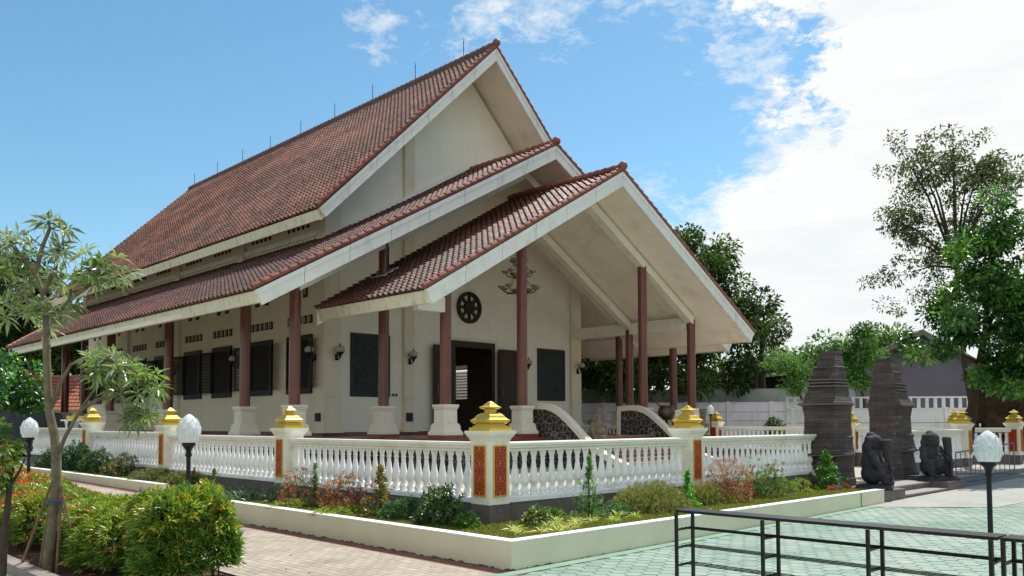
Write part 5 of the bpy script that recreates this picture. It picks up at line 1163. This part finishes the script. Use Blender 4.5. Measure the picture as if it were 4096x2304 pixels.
# bare tree twigs beyond grey house
bt=empty('bare_tree',(64,24.5,.3),'thin bare tree behind the grey gabled house','tree'); b=MB()
def twig(p,d,L,r,n):
    q=p+d*L; b.tube([p,q],[r,r*.6],4)
    if n:
        for _ in range(3):
            e_=(d+Vector((random.gauss(0,.5),random.gauss(0,.5),random.gauss(0,.3)))).normalized(); twig(q,e_,L*.68,r*.6,n-1)
twig(Vector((64,24.5,.3)),Vector((0,0,1)),6.0,.12,0); twig(Vector((64,24.5,6.3)),Vector((0,0,1)),1.1,.07,4); b.build('trunk',M['barkdark'],bt)
# round topiary by the back wall, potted plants
clump('topiary',34.6,18.9,1.0,1.0,.95,'round dark bush on the ledge before the lavender wall','bush',FD,.09,.05,300,6,stem=True)
clump('potted_plant',36.2,30.9,1.52,.42,.36,'small reddish potted plant on the white ledge beyond the stair','plant',pal('#6a6a34','#a05048','#4c6a34'),.05,.02,90,6)
# ------------------------------------------------------------------ background walls and houses
def slab_wall(A,B,z0,z1,th,name,m,label,cat,post=None,coping=True,group=None,rows=0):
    A=Vector(A);B=Vector(B); d=(B-A); L=d.length; d.normalize(); n=Vector((d.y,-d.x)); 
    root=empty(name,(A.x,A.y,z0),label,cat,group)
    def blk(b,t0,t1,u0,u1,a,c):
        q=[A+d*t0+n*u0,A+d*t1+n*u0,A+d*t1+n*u1,A+d*t0+n*u1]; b.hexa([(v.x,v.y,a) for v in q],[(v.x,v.y,c) for v in q])
    b=MB(); blk(b,0,L,0,th,z0,z1)
    b.build('wall_panel',m,root)
    if coping: b=MB(); blk(b,-.05,L+.05,-.04,th+.04,z1,z1+.06); b.build('coping',m,root)
    if rows:
        b=MB()
        for k in range(1,rows): z=z0+(z1-z0)*k/rows; blk(b,0,L,th,th+.006,z-.012,z+.012)
        b.build('panel_joint',M['darkstone'],root)
    if post:
        t=.3
        while t<L: b=MB(); blk(b,t-.1,t+.1,-.03,th+.07,z0,z1+.1); b.build('wall_post',m,root); t+=post
    return root
slab_wall((37.6,34.6),(47.0,21.8),.2,2.75,.2,'panel_wall',M['backwall'],'lavender white precast panel wall behind the court','wall',2.4,rows=5)
slab_wall((38.2,35.6),(48.6,21.4),.2,3.62,.25,'upper_wall',M['backgrey'],'taller grey wall rising behind the lavender panel wall','wall',None,False)
slab_wall((41.2,21.8),(49.5,12.8),.2,2.3,.2,'panel_wall',M['lattice'],'stained white wall with open lattice top at the right','wall',2.6,rows=3)
b=MB(); root=empty('lattice_fence',(42,21,2.3),'white lattice of upright slots on top of the stained wall','fence')
A=Vector((41.2,21.8));B=Vector((49.5,12.8)); d=(B-A).normalized(); L=(B-A).length; nn=Vector((d.y,-d.x))
t=0
while t<L:
    q=A+d*t; b.hexa([(q.x,q.y,2.36),(q.x+d.x*.12,q.y+d.y*.12,2.36),(q.x+d.x*.12+nn.x*.15,q.y+d.y*.12+nn.y*.15,2.36),(q.x+nn.x*.15,q.y+nn.y*.15,2.36)],[(q.x,q.y,2.88),(q.x+d.x*.12,q.y+d.y*.12,2.88),(q.x+d.x*.12+nn.x*.15,q.y+d.y*.12+nn.y*.15,2.88),(q.x+nn.x*.15,q.y+nn.y*.15,2.88)]); t+=.42
b.hexa([(A.x,A.y,2.881),(B.x,B.y,2.881),(B.x+nn.x*.16,B.y+nn.y*.16,2.881),(A.x+nn.x*.16,A.y+nn.y*.16,2.881)],[(A.x,A.y,2.96),(B.x,B.y,2.96),(B.x+nn.x*.16,B.y+nn.y*.16,2.96),(A.x+nn.x*.16,A.y+nn.y*.16,2.96)])
b.build('lattice',M['lattice'],root)
# grey gabled house
gh=empty('grey_house',(60,24,.2),'plain grey purple gabled house behind the right gate half','house')
def oriented(C,ang):
    c,s=math.cos(ang),math.sin(ang)
    return lambda u,v,z:(C[0]+c*u-s*v,C[1]+s*u+c*v,z)
O=oriented((61.0,24.3),-.80)
def oprism(b,Of,poly,v0,v1):
    n=len(poly); vs=[Of(u,v0,z) for u,z in poly]+[Of(u,v1,z) for u,z in poly]; b.add(vs,[tuple(range(n)),tuple(range(2*n-1,n-1,-1))]+[(i,i+n,(i+1)%n+n,(i+1)%n) for i in range(n)])
b=MB(); oprism(b,O,[(-3.0,.2),(6.5,.2),(6.5,5.3),(2.2,7.75),(-3.0,5.2)],0,7); b.build('wall',M['bluehouse'],gh)
b=MB(); oprism(b,O,[(-3.5,4.95),(-3.5,5.3),(2.2,8.15),(2.2,7.76)],-.5,7.3); oprism(b,O,[(2.2,7.76),(2.2,8.15),(7.0,5.4),(7.0,5.05)],-.5,7.3); b.build('roof',M['roofgrey'],gh)
# shed
sh=empty('open_shed',(53,29,.2),'open rusty metal roofed shed beyond the back wall','shed')
O=oriented((53.3,28.9),-.80)
b=MB(); oprism(b,O,[(-3.6,5.0),(3.4,5.62),(3.4,5.68),(-3.6,5.06)],0,9); b.build('roof',M['shed'],sh)
b=MB(); oprism(b,O,[(-3.6,.2),(3.4,.2),(3.4,5.3),(-3.6,4.8)],8.5,8.6); b.build('back_wall',M['shed'],sh)
for u in (-3.4,-1.2,1.0,3.2): 
    b=MB(); oprism(b,O,[(u-.12,.2),(u+.12,.2),(u+.12,5.2+.08*u),(u-.12,5.2+.08*u)],.2,.45); b.build('shed_post',M['backgrey'] if u>3 else M['shed'],sh)
b=MB()
for k in range(9): b.tube([O(-3.5+k*.8,.3,4.9+.07*(k)),O(-3.1+k*.8,.3,5.1+.07*k)],.03,4)
b.build('truss',M['shed'],sh)
# red brown rock feature at right
rk=empty('rock_grotto',(37.9,10.2,.2),'tall brown artificial rock face at the right behind the far pillars','rock wall')
b=MB(); nu,nv=30,22; V=[];Fq=[]
O=oriented((38.2,10.4),-.80)
for j in range(nv+1):
    for i in range(nu+1):
        u=-1.0+i/nu*5.5; z=.2+j/nv*3.4; V.append(O(u,-.5*math.sin(u*2.1+z)+.35*math.sin(u*5+z*3)+.25*math.sin(z*7+u)+.12*random.random()+.15*j/nv*3,z))
for j in range(nv):
    for i in range(nu): a=j*(nu+1)+i; Fq.append((a,a+1,a+nu+2,a+nu+1))
b.add(V,Fq); o=b.build('rock_face',M['rock'],rk,smooth=True); sl=o.modifiers.new('thick','SOLIDIFY'); sl.thickness=1.0; sl.offset=1
# neighbour houses
def tilehouse(C,ang,w,dep,ze,zr,wallm,roofm,label,name='tiled_house'):
    Of=oriented(C,ang); root=empty(name,(C[0],C[1],.2),label,'house')
    b=MB(); oprism(b,Of,[(-w/2+.5,.2),(w/2-.5,.2),(w/2-.5,ze),(0,zr-.25),(-w/2+.5,ze)],.4,dep-.4); b.build('wall',wallm,root)
    V=[];Fv=[];n=0; b=MB()
    for sg in (-1,1):
        m_=int(dep/.11); rows_=10
        for r_ in range(rows_):
            b0=len(V)
            for k in range(m_+1):
                v=dep*k/m_; h=.05*max(0,math.sin(v*2*PI/.33))
                for t,hh in ((r_/rows_,.05),((r_+1)/rows_,0)): V.append(Of(sg*(w/2)*(1-t),v,ze-.1+(zr-ze+.1)*t+h+hh))
            for k in range(m_): Fv.append((b0+2*k,b0+2*k+2,b0+2*k+3,b0+2*k+1))
    b.add(V,Fv); b.build('roof',roofm,root)
    b=MB()
    for sg in (-1,1): oprism(b,Of,[(sg*w/2,ze-.25),(0,zr-.15),(0,zr-.02),(sg*w/2,ze-.12)],-.02,.1)
    b.build('bargeboard',M['wood'],root); return root
CR=plain('cream_house_wall',rgb('#c8b794'),.9,.08,1,.1,30)
tilehouse((39.3,35.0),0,7.2,20,3.2,5.3,CR,M['roofgrey'],'neighbour house with grey tile roof and cream gable right of the hall')
tilehouse((18.3,73.5),-.45,7,8,2.8,6.0,CR,M['roofsalmon'],'orange tiled house seen under the left eave beside the tree trunk')
tilehouse((24.6,72.0),.9,7,8,2.8,5.6,CR,M['roofsalmon'],'orange tiled house with cream wall behind the rear columns')
# dark stone memorial and stupa at left
sp_=empty('stone_platform',(3.8,28.4,.3),'low black granite platform at the end of the path','platform')
b=MB(); b.box(.5,6.6,26.9,30.5,.3,.62); b.build('lower_tier',M['granite'],sp_); b=MB(); b.box(.9,6.3,27.3,30.2,.62,.86); b.build('upper_tier',M['granite'],sp_)
su=empty('stepped_monument',(11.5,44.5,.3),'dark slate coloured stepped stone monument seen past the far left rail','monument')
b=MB(); b.sq(11.0,46.6,[(2.3,.3),(2.3,1.9),(2.0,1.95),(1.9,2.2),(1.7,2.25),(1.45,3.0),(1.25,3.05),(1.2,3.3),(1.0,3.35),(.8,4.0),(.5,4.1)]); b.build('monument_body',plain('slate_stone',rgb('#4a4e55'),.7,.2,2,.2,20),su)
stt=empty('small_statue',(5.6,27.6,.86),'weathered stone figure at the extreme left edge on the black platform','statue')
b=MB(); b.ball((5.6,27.6,1.3),(.30,.26,.42),12,10); b.ball((5.6,27.6,1.72),(.34,.25,.25),12,10); b.tube([(5.6,27.6,1.85),(5.6,27.58,2.05)],[.13,.11],10); b.ball((5.6,27.55,2.22),(.17,.18,.22),12,10); b.ball((5.6,27.6,2.45),(.12,.12,.13),10,8)
for s_ in (-1,1): b.tube([(5.6+s_*.3,27.6,1.8),(5.6+s_*.4,27.5,1.5),(5.6+s_*.2,27.35,1.3)],[.1,.08,.07],8); b.ball((5.6+s_*.25,27.4,.98),(.3,.2,.12),10,8)
fused('figure',b,M['statue'],stt,.03)
bn=empty('garden_stand',(8.8,29.5,.4),'small cream and yellow stand behind the far left balustrade','stand')
b=MB(); b.box(8.6,9.5,29.3,29.8,1.78,1.83); b.build('stand_top',M['cream'],bn)
for x in (8.65,9.4):
    b=MB(); b.lathe(x,29.35,[(.05,.35),(.03,.8),(.06,1.3),(.03,1.6),(.06,1.78)],8); b.build('leg',M['cream'],bn,smooth=True)
b=MB(); b.box(8.75,9.3,29.4,29.7,1.83,1.95); b.build('tray',M['gold'],bn)
# white court ledge with balusters beyond the stair (right veranda side)
balustrade((35.2,31.8),(37.8,29.2),.1,'short white balustrade piece behind the standing figure',far=True)
